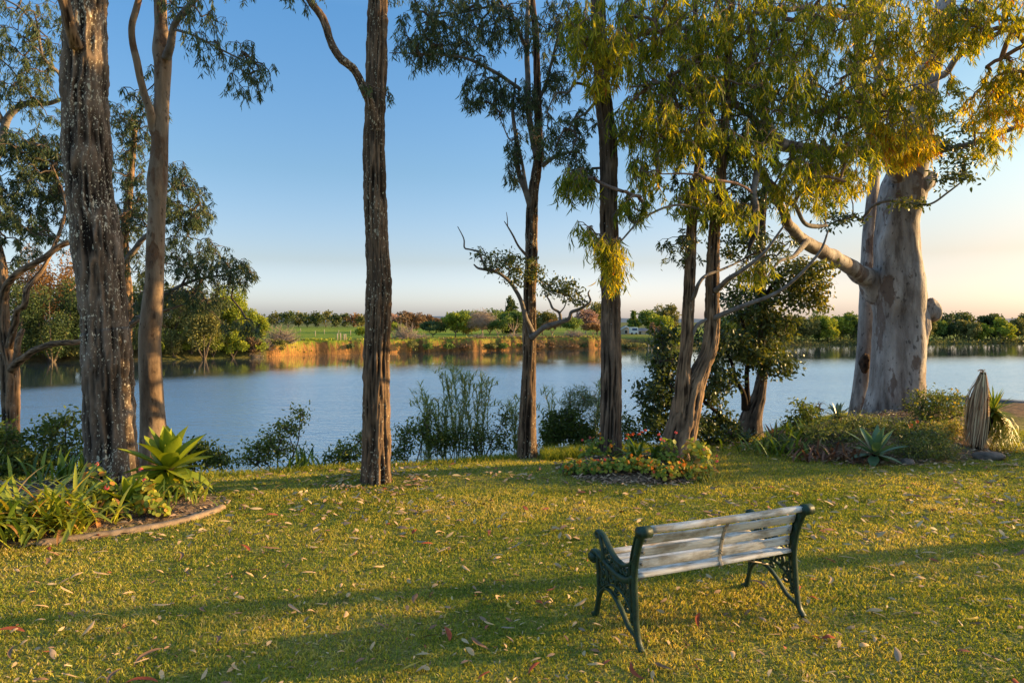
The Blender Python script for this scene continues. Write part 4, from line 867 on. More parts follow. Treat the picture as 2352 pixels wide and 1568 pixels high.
t.crown([(1560, 560, 9.7, 50, 50, .5, 26, .3), (1640, 420, 9.9, 90, 90, .7, 56, .3), (1700, 330, 10, 90, 70, .7, 50, .28), (1560, 350, 9.9, 60, 80, .6, 40, .3), (1720, 460, 10, 60, 50, .6, 40, .25), (1620, 250, 10, 110, 80, .7, 40, .3), (1770, 560, 9.6, 50, 36, .5, 22, .4)], None, LF_ROUND, BK_TWIG, 20, .08, .12, .075, .020, .55, .2, vmean=.28, seed=10)
# --- multi-stemmed tree on the bank behind it
t = Tree('bank_tree', 'round-leaved multi-stemmed tree on the bank with a broad low crown edged in gold', 'tree', gbase(1722, 12.6))
t.trunk([(1720, 1012, 12.6, 34), (1722, 985, 12.6, 29), (1726, 955, 12.6, 24), (1741, 915, 12.6, 17), (1749, 872, 12.6, 13), (1753, 826, 12.6, 11.5), (1751, 734, 12.6, 13), (1743, 643, 12.6, 12), (1745, 597, 12.6, 11), (1750, 500, 12.6, 9), (1760, 400, 12.6, 6)], BK_DARK, 170, 44, bark_disp(12, .15, .010, 37, .010), flare=.1)
t.limb([(1712, 940, 12.5, 10), (1708, 905, 12.4, 6.5), (1696, 884, 12.3, 5.5), (1688, 870, 12.3, 5), (1681, 835, 12.2, 4), (1660, 790, 12, 2)], BK_BROWN, 36, 12)
t.limb([(1716, 930, 12.5, 9), (1716, 885, 12.4, 6), (1715, 853, 12.35, 5.5), (1720, 800, 12.3, 4.5), (1700, 720, 12.2, 3)], BK_BROWN, 36, 12)
t.limb([(1748, 700, 12.5, 6), (1780, 650, 12.3, 4.5), (1830, 620, 12.2, 3.5), (1880, 640, 12.1, 2)], BK_BROWN, 30, 9)
t.limb([(1690, 985, 12.3, 8), (1650, 950, 11.9, 5), (1590, 900, 11.6, 4), (1530, 860, 11.4, 2.5), (1500, 820, 11.3, 1.5)], BK_BROWN, 34, 9)
t.crown([(1840, 640, 12.2, 70, 55, .7, 90, .55), (1780, 720, 12.3, 50, 70, .6, 80, .4), (1700, 690, 12.3, 50, 60, .6, 60, .28), (1780, 830, 12.2, 50, 46, .5, 50, .3), (1720, 790, 12.2, 60, 50, .6, 66, .45), (1640, 880, 11.9, 60, 60, .6, 66, .2), (1530, 830, 11.5, 40, 50, .4, 46, .14), (1510, 910, 11.5, 50, 50, .5, 56, .2), (1560, 980, 11.6, 80, 50, .5, 66, .25), (1650, 970, 11.9, 50, 45, .4, 34, .28), (1500, 970, 11.4, 34, 40, .4, 22, .3), (1870, 690, 12.2, 36, 30, .4, 20, .6), (1650, 790, 12, 60, 50, .6, 50, .18), (1530, 770, 11.6, 30, 30, .4, 18, .15), (1690, 560, 12.4, 70, 50, .6, 40, .3)], None, LF_ROUND, BK_TWIG, 24, .075, 0, .082, .036, .45, .1, vmean=.3, seed=11, rt=.003)
# --- the giant gum
t = Tree('giant_gum', 'giant pale smooth-barked gum with a burl on its right flank in the right garden bed', 'tree', gbase(2062, 13.9, .15))
GD = 13.9
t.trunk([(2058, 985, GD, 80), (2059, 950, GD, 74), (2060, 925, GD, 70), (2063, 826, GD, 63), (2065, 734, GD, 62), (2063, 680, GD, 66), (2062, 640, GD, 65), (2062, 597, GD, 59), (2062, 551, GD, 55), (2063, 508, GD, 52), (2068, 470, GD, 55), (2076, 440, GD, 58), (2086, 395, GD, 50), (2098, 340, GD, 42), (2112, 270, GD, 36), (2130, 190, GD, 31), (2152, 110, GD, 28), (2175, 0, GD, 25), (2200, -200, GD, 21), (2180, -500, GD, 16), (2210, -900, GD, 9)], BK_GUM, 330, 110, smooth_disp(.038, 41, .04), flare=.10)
# burls
def burl(c, r, seed, mat, nm='burl', sq=(1, .8, 1.1)):
    n, k = 22, 36; u = np.linspace(0, np.pi, n); a = np.linspace(0, 2 * np.pi, k, endpoint=False)
    D = np.stack([np.outer(np.sin(u), np.cos(a)), np.outer(np.sin(u), np.sin(a)), np.outer(np.cos(u), np.ones(k))], -1).reshape(-1, 3)
    f = fbm(D * 1.6, seed, 4); V = c + D * np.array(sq) * r * (1 + .28 * f + .08 * vnoise(D * 6, seed + 1))[:, None]
    i = np.arange(n - 1)[:, None] * k; j = np.arange(k)[None, :]; j2 = (j + 1) % k
    mb = MB(); mb.add(V, None, np.stack([i + j, i + k + j, i + k + j2, i + j2], -1).reshape(-1, 4), .5, np.clip(.6 + f, 0, 1)); return mb.build(nm, mat, t.root)
burl(at(2132, 714, 13.75), .22, 3, BK_GUM, sq=(1.05, .9, 1.15))
burl(at(2106, 748, 13.8), .30, 4, BK_GUM, 'burl', (.8, .9, 1.9))
burl(at(2104, 686, 13.8), .24, 6, BK_GUM, 'burl', (.8, .9, 1.8))
burl(at(2130, 412, 13.8), .17, 5, BK_GUM, 'limb_stump')
t.limb([(2085, 455, 13.8, 30), (2108, 436, 13.75, 26), (2126, 420, 13.7, 21), (2134, 408, 13.7, 17)], BK_GUM, 20, 24, smooth_disp(.012, 43), 'limb_stump', sk=False)
t.limb([(2080, 765, 14.2, 36), (2055, 718, 14.15, 38), (2026, 674, 14.05, 36), (1991, 640, 13.9, 27), (1960, 618, 13.6, 21.5), (1938, 605, 13.3, 19), (1893, 579, 12.75, 17.5), (1842, 548, 12.1, 16), (1811, 513, 11.7, 14), (1797, 482, 11.4, 11), (1776, 450, 11.1, 10), (1761, 425, 10.8, 9), (1745, 400, 10.5, 8), (1738, 350, 10.2, 7)], BK_GUM, 130, 34, smooth_disp(.010, 47))
t.limb([(2085, 352, 13.6, 20), (2040, 350, 13.0, 17), (1991, 346, 12.4, 15), (1930, 350, 11.8, 14), (1867, 342, 11.2, 14), (1820, 338, 10.8, 15), (1785, 328, 10.5, 18), (1764, 308, 10.3, 18), (1758, 275, 10.2, 12), (1752, 230, 10.1, 10), (1735, 150, 10, 8), (1720, 40, 9.9, 6)], BK_GUM, 120, 26, smooth_disp(.008, 51))
t.limb([(2110, 362, 13.7, 13), (2164, 345, 13.4, 9.5), (2205, 337, 13.1, 8.5), (2245, 326, 12.8, 8), (2300, 305, 12.4, 7.5), (2355, 286, 12, 7), (2430, 262, 11.5, 6), (2560, 200, 10.8, 4)], BK_LIMB, 60, 14)
t.limb([(2070, 420, 13.7, 20), (2020, 330, 13.3, 16), (1990, 262, 13.0, 14), (1978, 215, 12.9, 12.5), (1970, 130, 12.6, 11), (1960, 20, 12.2, 9), (1930, -120, 11.8, 6)], BK_GUM, 70, 20, smooth_disp(.006, 53))
t.limb([(2135, 180, 13.6, 14), (2170, 170, 12.8, 9), (2200, 130, 11.9, 8), (2260, 95, 11.0, 7), (2330, 60, 10.2, 6), (2420, 30, 9.6, 4)], BK_LIMB, 50, 12)
t.limb([(2120, 240, 13.6, 10), (2050, 215, 12.6, 9), (1960, 235, 11.6, 7), (1880, 255, 10.8, 5.5), (1800, 290, 10.2, 4)], BK_LIMB, 50, 12)
t.limb([(1960, 30, 12.2, 8), (1860, 20, 11, 7), (1740, 30, 10.2, 6), (1600, 60, 9.6, 5), (1480, 80, 9.2, 4), (1400, 90, 9.0, 3), (1330, 100, 8.9, 1.6)], BK_LIMB, 60, 10)
t.limb([(1760, 300, 10.3, 9), (1700, 250, 9.9, 6), (1620, 220, 9.5, 5), (1540, 190, 9.2, 4), (1450, 200, 9.0, 2.4)], BK_LIMB, 50, 10)
t.limb([(1738, 355, 10.2, 6), (1748, 312, 9.9, 7), (1741, 380, 9.7, 7.5), (1730, 440, 9.6, 8), (1735, 480, 9.6, 8.5), (1738, 522, 9.6, 7.5), (1736, 545, 9.6, 4)], BK_LIMB, 40, 12, None, 'hanging_branch')
t.limb([(1736, 540, 9.58, 7), (1728, 552, 9.56, 6.5), (1722, 566, 9.55, 5), (1719, 578, 9.55, 2)], noisy_mat('charred_wood', (.012, .010, .009), (.05, .04, .03), 30), 14, 9, None, 'broken_end', sk=False)
t.limb([(1730, 445, 9.6, 4), (1700, 425, 9.4, 3.4), (1640, 412, 9.2, 3), (1580, 400, 9.0, 2.4), (1520, 400, 9, 1.4)], noisy_mat('pink_twig_bark', (.20, .10, .07), (.36, .22, .16), 20), 40, 8, None, 'dead_branch')
t.limb([(1745, 400, 10.5, 8), (1770, 420, 10.3, 7), (1800, 448, 10.2, 7), (1820, 468, 10.2, 6), (1842, 435, 10.1, 5), (1862, 428, 10.1, 4.6), (1892, 432, 10.1, 3)], BK_LIMB, 50, 10, None, 'dead_branch')
t.limb([(1800, 450, 10.3, 6), (1825, 470, 10.4, 5.5), (1845, 510, 10.6, 5), (1870, 520, 10.8, 6), (1900, 518, 10.9, 3)], BK_LIMB, 36, 10, None, 'dead_branch')
t.limb([(1760, 430, 10.4, 5), (1700, 470, 9.8, 4), (1640, 490, 9.4, 3.4), (1560, 470, 9.1, 3), (1480, 500, 9.0, 2.6), (1420, 560, 8.95, 2)], BK_LIMB, 50, 8, None, 'dead_branch')
t.limb([(1852, 555, 12, 9), (1820, 590, 11, 5), (1790, 600, 10.6, 4), (1760, 640, 10.4, 2.5)], BK_LIMB, 30, 8)
t.limb([(1990, 490, 13.2, 5), (2010, 470, 12.9, 4), (2060, 460, 12.8, 3.8), (2130, 470, 12.8, 3), (2180, 440, 12.7, 2.6), (2230, 400, 12.6, 1.6)], BK_LIMB, 40, 8)
skG = (list(t.sk), list(t.skr))
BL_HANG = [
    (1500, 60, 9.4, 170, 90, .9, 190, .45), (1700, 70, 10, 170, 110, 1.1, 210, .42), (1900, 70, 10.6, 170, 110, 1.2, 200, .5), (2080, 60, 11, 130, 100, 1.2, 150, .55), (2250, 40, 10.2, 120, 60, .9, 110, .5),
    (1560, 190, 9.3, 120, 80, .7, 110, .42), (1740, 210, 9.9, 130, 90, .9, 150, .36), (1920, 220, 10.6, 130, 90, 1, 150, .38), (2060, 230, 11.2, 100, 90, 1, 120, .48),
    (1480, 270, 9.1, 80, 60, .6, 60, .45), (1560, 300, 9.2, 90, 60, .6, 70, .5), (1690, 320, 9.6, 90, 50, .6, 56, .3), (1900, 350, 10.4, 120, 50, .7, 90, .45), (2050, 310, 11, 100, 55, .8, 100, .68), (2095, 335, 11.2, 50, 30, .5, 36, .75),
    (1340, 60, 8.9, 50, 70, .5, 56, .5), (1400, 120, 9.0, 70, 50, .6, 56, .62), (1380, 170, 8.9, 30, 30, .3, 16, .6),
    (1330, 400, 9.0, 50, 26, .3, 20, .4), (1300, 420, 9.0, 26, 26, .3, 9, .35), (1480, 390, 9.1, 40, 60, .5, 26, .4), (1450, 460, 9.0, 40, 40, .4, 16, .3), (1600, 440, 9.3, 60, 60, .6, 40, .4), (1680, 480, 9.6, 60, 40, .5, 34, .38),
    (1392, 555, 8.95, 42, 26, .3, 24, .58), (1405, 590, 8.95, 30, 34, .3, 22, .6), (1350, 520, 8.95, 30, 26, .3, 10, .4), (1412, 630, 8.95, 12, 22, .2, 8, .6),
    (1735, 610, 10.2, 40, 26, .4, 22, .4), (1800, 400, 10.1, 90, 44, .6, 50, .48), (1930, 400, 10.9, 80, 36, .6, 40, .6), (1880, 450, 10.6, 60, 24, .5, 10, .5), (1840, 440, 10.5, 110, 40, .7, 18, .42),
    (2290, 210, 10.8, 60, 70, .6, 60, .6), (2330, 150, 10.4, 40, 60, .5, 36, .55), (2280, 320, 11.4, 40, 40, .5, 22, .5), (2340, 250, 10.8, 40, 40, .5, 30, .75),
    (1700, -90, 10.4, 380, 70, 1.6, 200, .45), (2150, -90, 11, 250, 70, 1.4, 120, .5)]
BL_HANG = [tuple(b[:6]) + (int(b[6] * (.28 if b[1] < 0 else 1.08)), b[7]) for b in BL_HANG]
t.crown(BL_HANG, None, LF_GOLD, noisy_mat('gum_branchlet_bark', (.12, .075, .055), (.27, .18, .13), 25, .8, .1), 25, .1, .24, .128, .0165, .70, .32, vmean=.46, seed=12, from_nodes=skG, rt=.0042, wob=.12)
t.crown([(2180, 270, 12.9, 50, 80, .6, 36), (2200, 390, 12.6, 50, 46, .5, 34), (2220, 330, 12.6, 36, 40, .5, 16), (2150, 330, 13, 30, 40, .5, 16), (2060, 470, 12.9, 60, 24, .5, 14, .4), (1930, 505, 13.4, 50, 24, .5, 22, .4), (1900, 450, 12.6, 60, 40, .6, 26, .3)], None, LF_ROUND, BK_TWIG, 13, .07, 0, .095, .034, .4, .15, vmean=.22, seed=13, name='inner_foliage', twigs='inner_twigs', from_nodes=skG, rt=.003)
# --- pale second trunk behind it
t = Tree('pale_gum', 'slimmer shaded grey trunk standing tight behind the giant gum, with a dark burl', 'tree', gbase(1968, 15.0))
t.trunk([(1966, 985, 15, 26), (1971, 940, 15, 22), (1985, 826, 15, 20), (1992, 688, 15, 19), (1996, 551, 15, 17), (2001, 490, 15, 15), (2005, 440, 15, 14), (2012, 300, 15, 12), (2020, 100, 15, 10), (2030, -150, 15, 7)], BK_GUM, 160, 44, smooth_disp(.012, 61), flare=.1)
burl(at(1986, 834, 14.8), .12, 7, noisy_mat('dark_burl_bark', (.02, .015, .012), (.09, .05, .03), 14, .9, .1, .8, .03), sq=(.9, 1, 1.7))
# --- tree standing to the right, outside the picture, whose crown shades the foreground
t = Tree('lawn_edge_tree', 'leafy tree on the right lawn edge beyond the picture', 'tree', np.array([10.5, 7.2, 0.]))
def off(x, y, z, r):            # plain metres to survey units
    return (CX + x * FPX / y, HY - (z - CAM_H) * FPX / y, y, r * FPX / y)
t.trunk([off(10.5, 7.2, 0, .2), off(10.4, 7.2, 1.2, .16), off(10.6, 7.2, 2.4, .12), off(10.5, 7.3, 3.6, .07)], BK_BROWN, 60, 20)
def offb(x, y, z, rx, rz, ry, n): return (CX + x * FPX / y, HY - (z - CAM_H) * FPX / y, y, rx * FPX / y, rz * FPX / y, ry, n)
t.crown([offb(10.5, 6.1, 2.5, 1.6, .9, 1.1, 13), offb(10.5, 7.2, 1.8, 1.5, .8, 1.1, 9), offb(10.5, 5.9, 1.2, 1.3, .5, 1.0, 7)], None, LF_ROUND, BK_TWIG, 15, .12, 0, .12, .05, .4, vmean=.3, seed=14)

t = Tree('lawn_edge_tree', 'dense young tree on the right lawn edge beyond the yucca, outside the picture', 'tree', np.array([11.8, 11.1, 0.]))
t.trunk([off(11.8, 11.1, 0, .16), off(11.9, 11.1, 1.2, .12), off(11.8, 11.1, 2.4, .07)], BK_BROWN, 50, 18)
t.crown([offb(11.8, 10.45, 1.7, 1.0, .9, .4, 44), offb(11.8, 10.6, 1.2, .9, .6, .3, 20), offb(11.8, 10.4, .7, .9, .4, .42, 22)], None, LF_ROUND, BK_TWIG, 16, .12, 0, .12, .05, .4, vmean=.3, seed=15)
# ================================================================= the far bank
FL = {
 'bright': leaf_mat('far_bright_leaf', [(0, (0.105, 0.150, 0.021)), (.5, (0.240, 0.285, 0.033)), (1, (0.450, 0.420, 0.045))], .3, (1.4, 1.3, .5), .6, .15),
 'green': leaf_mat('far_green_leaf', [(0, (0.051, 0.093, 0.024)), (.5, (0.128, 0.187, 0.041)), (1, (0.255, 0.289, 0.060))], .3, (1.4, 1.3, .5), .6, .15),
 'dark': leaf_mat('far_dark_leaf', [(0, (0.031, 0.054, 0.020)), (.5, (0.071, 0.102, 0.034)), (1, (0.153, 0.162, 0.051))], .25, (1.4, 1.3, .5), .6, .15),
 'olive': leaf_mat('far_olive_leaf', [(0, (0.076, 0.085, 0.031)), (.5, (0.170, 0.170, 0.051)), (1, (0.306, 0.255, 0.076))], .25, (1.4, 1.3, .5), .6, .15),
 'orange': leaf_mat('far_orange_leaf', [(0, (.12, .065, .03)), (.5, (.24, .135, .055)), (1, (.33, .20, .08))], .25, (1.4, 1.2, .6), .6, .15),
 'pink': leaf_mat('far_pink_blossom', [(0, (.30, .17, .12)), (.5, (.42, .26, .19)), (1, (.52, .36, .27))], .25, (1.2, 1.1, .9), .6, .15),
 'straw': leaf_mat('dry_brush', [(0, (0.105, 0.064, 0.034)), (.5, (0.203, 0.128, 0.068)), (1, (0.315, 0.217, 0.120))], .25, (1.2, 1.1, .9), .7, .1)}
BK_FAR = noisy_mat('far_bark', (.06, .045, .035), (.15, .115, .085), 3, .9, .1)
BK_PALE = noisy_mat('pale_far_bark', (.28, .20, .14), (.48, .37, .27), 3, .9, .1)
def far_tree(name, label, px, top, d, w, kind, shape='round', trunkf=.22, group=None, n=None, seed=0, base=None, nm_bark=None, cat='tree'):
    r_ = np.random.default_rng(int(px * 7 + top * 13 + d) + seed)
    x, y = (px - CX) * d / FPX, d
    zb = gz(x, y) if base is None else CAM_H - (base - HY) * d / FPX
    zt = CAM_H - (top - HY) * d / FPX; H = max(zt - zb, .8) * 1.10; zt = zb + H; Wm = w * d / FPX * .5 * 1.18
    root = thing(name, label, cat, (x, y, zb), group)
    z0 = zb + H * trunkf; cz = .5 * (z0 + zt); rz = .5 * (zt - z0)
    # trunk and limbs
    mb = MB(); tr = max(.05, H * .022); bm = nm_bark or BK_FAR
    fork = zb + H * trunkf * (.9 if shape != 'umbrella' else .45)
    tube(mb, [(x, y, zb - .4), (x + r_.normal(0, .1), y, .5 * (zb + fork)), (x + r_.normal(0, .15), y, fork)], [tr * 1.3, tr, tr * .9], 7)
    nl = 7 if shape == 'umbrella' else 5
    if shape == 'bare': nl = 9
    tips = []
    for k in range(nl):
        a = 2 * math.pi * (k + r_.uniform(-.3, .3)) / nl; q = r_.uniform(.45, .9)
        e = np.array([x + math.cos(a) * Wm * q * .8, y + math.sin(a) * Wm * q * .8, z0 + (zt - z0) * r_.uniform(.35, .85)])
        s0 = np.array([x, y, fork - .02 * H]); m_ = s0 + (e - s0) * .5 + np.array([math.cos(a), math.sin(a), -.1]) * Wm * .12
        Pp = catmull(np.array([s0, m_, e]), 7); tube(mb, Pp, np.linspace(tr * .62, tr * .16, 7), 5, cap=False); tips.append((Pp, a))
    if shape in ('bare', 'fan'):
        # fine bare twigs fanning up and out to a rounded outline
        for Pp, a in tips:
            for q in range(46 if shape == 'bare' else 26):
                i = int(r_.integers(1, 7)); s0 = Pp[i]; u = unit(r_.normal(size=3)); u[2] = abs(u[2])
                tgt = np.array([x, y, z0]) + np.array([u[0] * Wm, u[1] * Wm, u[2] * (zt - z0)]) * r_.uniform(.75, 1.02)
                m_ = s0 + (tgt - s0) * .5 + r_.normal(0, .08, 3) * Wm
                tube(mb, catmull(np.array([s0, m_, tgt]), 5), np.linspace(max(.03, tr * .18), max(.012, d * .00012), 5), 3, cap=False)
    mb.build('trunk', bm, root)
    if shape == 'bare' and kind is None: return root
    # crown: clumps of small leaf faces with gaps and an uneven outline
    s_ = max(.16, d * .0026)
    ncl = {'round': 24, 'umbrella': 18, 'cone': 18, 'column': 14, 'fan': 8, 'bare': 6, 'shrub': 12}[shape]
    area = w * max(6, (zt - z0) / d * FPX)
    n = n or int(np.clip(area * 1.05, 260, 3200))
    PO, VV = [], []
    for k in range(ncl):
        u = unit(r_.normal(size=3)); f = r_.uniform(.35, .86)
        if shape == 'umbrella':
            u[2] = abs(u[2]) * .9; c = np.array([x + u[0] * Wm * f, y + u[1] * Wm * f, z0 + rz * .35 + u[2] * rz * 1.15]); S = np.array([.34, .34, .24]) * np.array([Wm, Wm, 2 * rz])
        elif shape == 'cone':
            t = r_.uniform(0, 1) ** 1.3; c = np.array([x + u[0] * Wm * (1 - t) * .75, y + u[1] * Wm * (1 - t) * .75, z0 + t * 2 * rz * .95]); S = np.array([.34, .34, .22]) * np.array([Wm, Wm, rz * 1.6]) * (1.1 - .6 * t)
        else:
            c = np.array([x + u[0] * Wm * f, y + u[1] * Wm * f, cz + u[2] * rz * f]); S = np.array([.40, .40, .36]) * np.array([Wm, Wm, rz]) * r_.uniform(.7, 1.15)
        m = n // ncl; q = unit(r_.normal(size=(m, 3))) * (r_.uniform(.25, 1, (m, 1)) ** .5)
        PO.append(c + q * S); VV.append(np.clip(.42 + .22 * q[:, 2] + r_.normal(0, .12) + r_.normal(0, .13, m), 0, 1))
    PO = np.concatenate(PO); VV = np.concatenate(VV); PO[:, 2] = np.maximum(PO[:, 2], zb + .05 * H)
    m = len(PO); ml = MB()
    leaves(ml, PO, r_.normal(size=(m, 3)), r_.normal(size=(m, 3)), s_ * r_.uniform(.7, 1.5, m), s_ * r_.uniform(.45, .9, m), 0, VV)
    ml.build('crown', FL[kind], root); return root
ORD = ['first', 'second', 'third', 'fourth', 'fifth', 'sixth', 'seventh', 'eighth', 'ninth', 'tenth', 'eleventh', 'twelfth', 'thirteenth', 'fourteenth', 'fifteenth', 'sixteenth', 'seventeenth', 'eighteenth', 'nineteenth', 'twentieth', 'twenty-first', 'twenty-second', 'twenty-third', 'twenty-fourth', 'twenty-fifth', 'twenty-sixth', 'twenty-seventh', 'twenty-eighth']
# along the back of the paddock
pad = [(600, 722, 24, 'olive'), (632, 717, 40, 'olive'), (662, 717, 42, 'dark'), (686, 718, 30, 'olive'), (706, 720, 34, 'dark'), (728, 718, 30, 'dark'), (748, 718, 44, 'olive'), (770, 722, 28, 'dark'), (793, 721, 28, 'dark'), (812, 722, 40, 'orange'), (832, 724, 26, 'olive'), (905, 724, 26, 'olive'), (940, 724, 24, 'dark'), (1030, 728, 30, 'olive'), (1060, 730, 26, 'dark')]
for k, (px, top, w, kind) in enumerate(pad):
    far_tree('paddock_tree', ORD[k] + ' tree from the left in the row along the back of the green paddock', px, top, 410 + (k * 37) % 60, w, kind, 'round', .10, 'trees along the back of the paddock', n=560)
# trees behind the eroded bank and round the houses
F_ = [
 (838, 752, 128, 56, 'bright', 'umbrella', .25, 'small bright green round tree just left of the lone centre trunk on the far bank', 'riverside_tree'),
 (905, 742, 132, 50, 'bright', 'umbrella', .45, 'small green tree with a pale branching trunk, right of the lone centre trunk', 'riverside_tree'),
 (900, 722, 230, 90, 'pink', 'round', .15, 'pinkish bare scrubby tree behind, right of the lone centre trunk', 'bare_tree'),
 (945, 720, 215, 80, 'straw', 'round', .12, 'broad leafless brownish tree left of the dark umbrella tree', 'bare_tree'),
 (985, 727, 220, 60, 'straw', 'round', .12, 'brownish thicket tree just behind the dark umbrella tree', 'bare_tree'),
 (996, 738, 141, 66, 'dark', 'umbrella', .34, 'dark umbrella-shaped tree on the edge of the eroded bank', 'umbrella_tree'),
 (1047, 723, 141, 62, 'bright', 'round', .22, 'tall golden green tree beside the dark umbrella tree', 'riverside_tree'),
 (1075, 742, 146, 36, 'olive', 'round', .25, 'low yellowish tree at the foot of the bare grey tree', 'riverside_tree'),
 (1070, 712, 176, 90, 'green', 'round', .10, 'mid green tree massed behind the bare grey tree on its left', 'riverside_tree'),
 (1125, 712, 180, 100, 'green', 'round', .10, 'mid green tree massed behind the bare grey tree on its right', 'riverside_tree'),
 (1107, 711, 143, 80, None, 'bare', .28, 'leafless grey tree with a rounded fan of bare branches', 'bare_tree'),
 (1144, 738, 141, 44, 'green', 'umbrella', .45, 'small pale-trunked tree right of the bare grey tree', 'riverside_tree'),
 (1172, 678, 185, 58, 'dark', 'cone', .08, 'tallest dark pointed pine rising behind the others', 'pine_tree'),
 (1180, 716, 140, 60, 'green', 'umbrella', .48, 'green vase-shaped tree with many fanning pale stems beside the thin tree', 'riverside_tree'),
 (1246, 712, 168, 56, 'olive', 'round', .15, 'brownish olive tree right behind the thin tree', 'riverside_tree'),
 (1268, 735, 146, 40, 'orange', 'umbrella', .40, 'small rusty tree with a pale trunk right of the thin tree', 'riverside_tree'),
 (1312, 731, 147, 60, 'green', 'umbrella', .40, 'green round-topped lawn tree with short trunk, centre of the far lawn', 'riverside_tree'),
 (1345, 716, 165, 56, 'pink', 'round', .25, 'pale pink blossoming tree behind the round-topped lawn tree', 'blossom_tree'),
 (1372, 690, 178, 64, 'olive', 'round', .10, 'tall brown-green tree behind the pink blossoming tree', 'riverside_tree'),
 (1362, 742, 152, 44, 'orange', 'umbrella', .40, 'golden orange tree with leaning pale stems beside the straight trunk', 'riverside_tree'),
 (1455, 718, 260, 40, 'green', 'cone', .05, 'grey-green pointed tree behind the white-gabled house', 'conifer'),
 (1500, 712, 210, 60, 'green', 'round', .05, 'green bushy tree behind the low dark-roofed house', 'riverside_tree'),
 (1530, 703, 200, 56, 'olive', 'round', .08, 'tall olive tree behind the bright green tree on the right', 'riverside_tree'),
 (1520, 722, 168, 64, 'bright', 'round', .10, 'bright green tree right of the houses', 'riverside_tree'),
 (1542, 745, 150, 50, 'bright', 'shrub', .02, 'yellow-green bushy tree at the waterside right of the houses', 'riverside_tree'),
 (1502, 745, 152, 26, 'straw', 'shrub', .05, 'cream flowering bush at the waterside near the houses', 'bush')]
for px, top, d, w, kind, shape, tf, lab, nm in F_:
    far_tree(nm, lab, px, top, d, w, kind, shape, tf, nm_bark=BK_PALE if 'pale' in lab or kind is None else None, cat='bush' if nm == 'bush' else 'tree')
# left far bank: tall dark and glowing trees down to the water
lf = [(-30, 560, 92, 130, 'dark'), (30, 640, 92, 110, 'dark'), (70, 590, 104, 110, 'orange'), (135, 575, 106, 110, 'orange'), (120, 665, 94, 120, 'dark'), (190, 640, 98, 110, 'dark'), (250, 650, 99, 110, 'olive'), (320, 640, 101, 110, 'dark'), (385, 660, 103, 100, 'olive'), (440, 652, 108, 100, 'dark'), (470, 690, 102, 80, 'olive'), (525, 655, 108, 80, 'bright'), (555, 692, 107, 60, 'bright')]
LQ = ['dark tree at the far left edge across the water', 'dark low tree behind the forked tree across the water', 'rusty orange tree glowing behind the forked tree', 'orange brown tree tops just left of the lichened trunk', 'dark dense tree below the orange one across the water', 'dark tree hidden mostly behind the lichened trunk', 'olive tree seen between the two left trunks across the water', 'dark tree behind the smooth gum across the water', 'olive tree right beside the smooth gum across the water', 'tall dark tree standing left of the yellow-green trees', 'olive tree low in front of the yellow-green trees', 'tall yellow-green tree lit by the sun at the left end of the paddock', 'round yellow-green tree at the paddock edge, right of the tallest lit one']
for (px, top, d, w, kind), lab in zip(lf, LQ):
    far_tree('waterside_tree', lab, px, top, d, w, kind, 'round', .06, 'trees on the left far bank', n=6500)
ls = [(60, 770, 95, 90, 'bright'), (110, 755, 95.5, 60, 'bright'), (165, 775, 96.5, 70, 'olive'), (225, 770, 97, 60, 'bright'), (290, 765, 99, 60, 'olive'), (350, 770, 100, 60, 'bright'), (400, 760, 101, 60, 'olive'), (440, 755, 103, 60, 'bright'), (490, 745, 104, 56, 'bright'), (535, 762, 105, 50, 'bright'), (595, 730, 122, 44, 'bright'), (580, 775, 107, 44, 'straw')]
for k, (px, top, d, w, kind) in enumerate(ls):
    far_tree('waterside_bush', ORD[k] + ' bush from the left along the water on the left far bank', px, top, d, w, kind, 'shrub', .02, 'bushes on the left far bank', cat='bush')
# right far shore
rf = [(1660, 728, 158, 50, 'green'), (1700, 722, 160, 46, 'olive'), (1740, 735, 160, 40, 'green'), (1790, 732, 166, 46, 'orange'), (1822, 728, 170, 46, 'olive'), (1855, 732, 168, 40, 'olive'), (1880, 724, 172, 40, 'green'), (1905, 732, 168, 34, 'bright'), (1930, 722, 172, 44, 'bright'), (1955, 726, 172, 34, 'green'), (1985, 735, 172, 40, 'dark'), (2030, 730, 176, 46, 'olive'), (2075, 738, 172, 40, 'bright'), (2120, 735, 175, 44, 'olive'), (2150, 735, 180, 36, 'green'), (2168, 728, 184, 40, 'dark'), (2196, 716, 188, 74, 'dark'), (2225, 738, 178, 36, 'olive'), (2252, 744, 178, 34, 'bright'), (2276, 726, 184, 44, 'dark'), (2304, 738, 178, 36, 'bright'), (2330, 734, 182, 38, 'olive'), (2356, 728, 184, 34, 'dark'), (2390, 732, 184, 50, 'green'), (2440, 726, 190, 54, 'dark'), (2500, 730, 192, 54, 'olive')]
for k, (px, top, d, w, kind) in enumerate(rf):
    far_tree('shore_tree', ORD[k] + ' tree from the left in the wooded strip along the right far shore', px, top - 4, d + 2, w * 1.1, kind, 'umbrella' if px == 2196 else 'round', .05, 'trees along the right far shore')
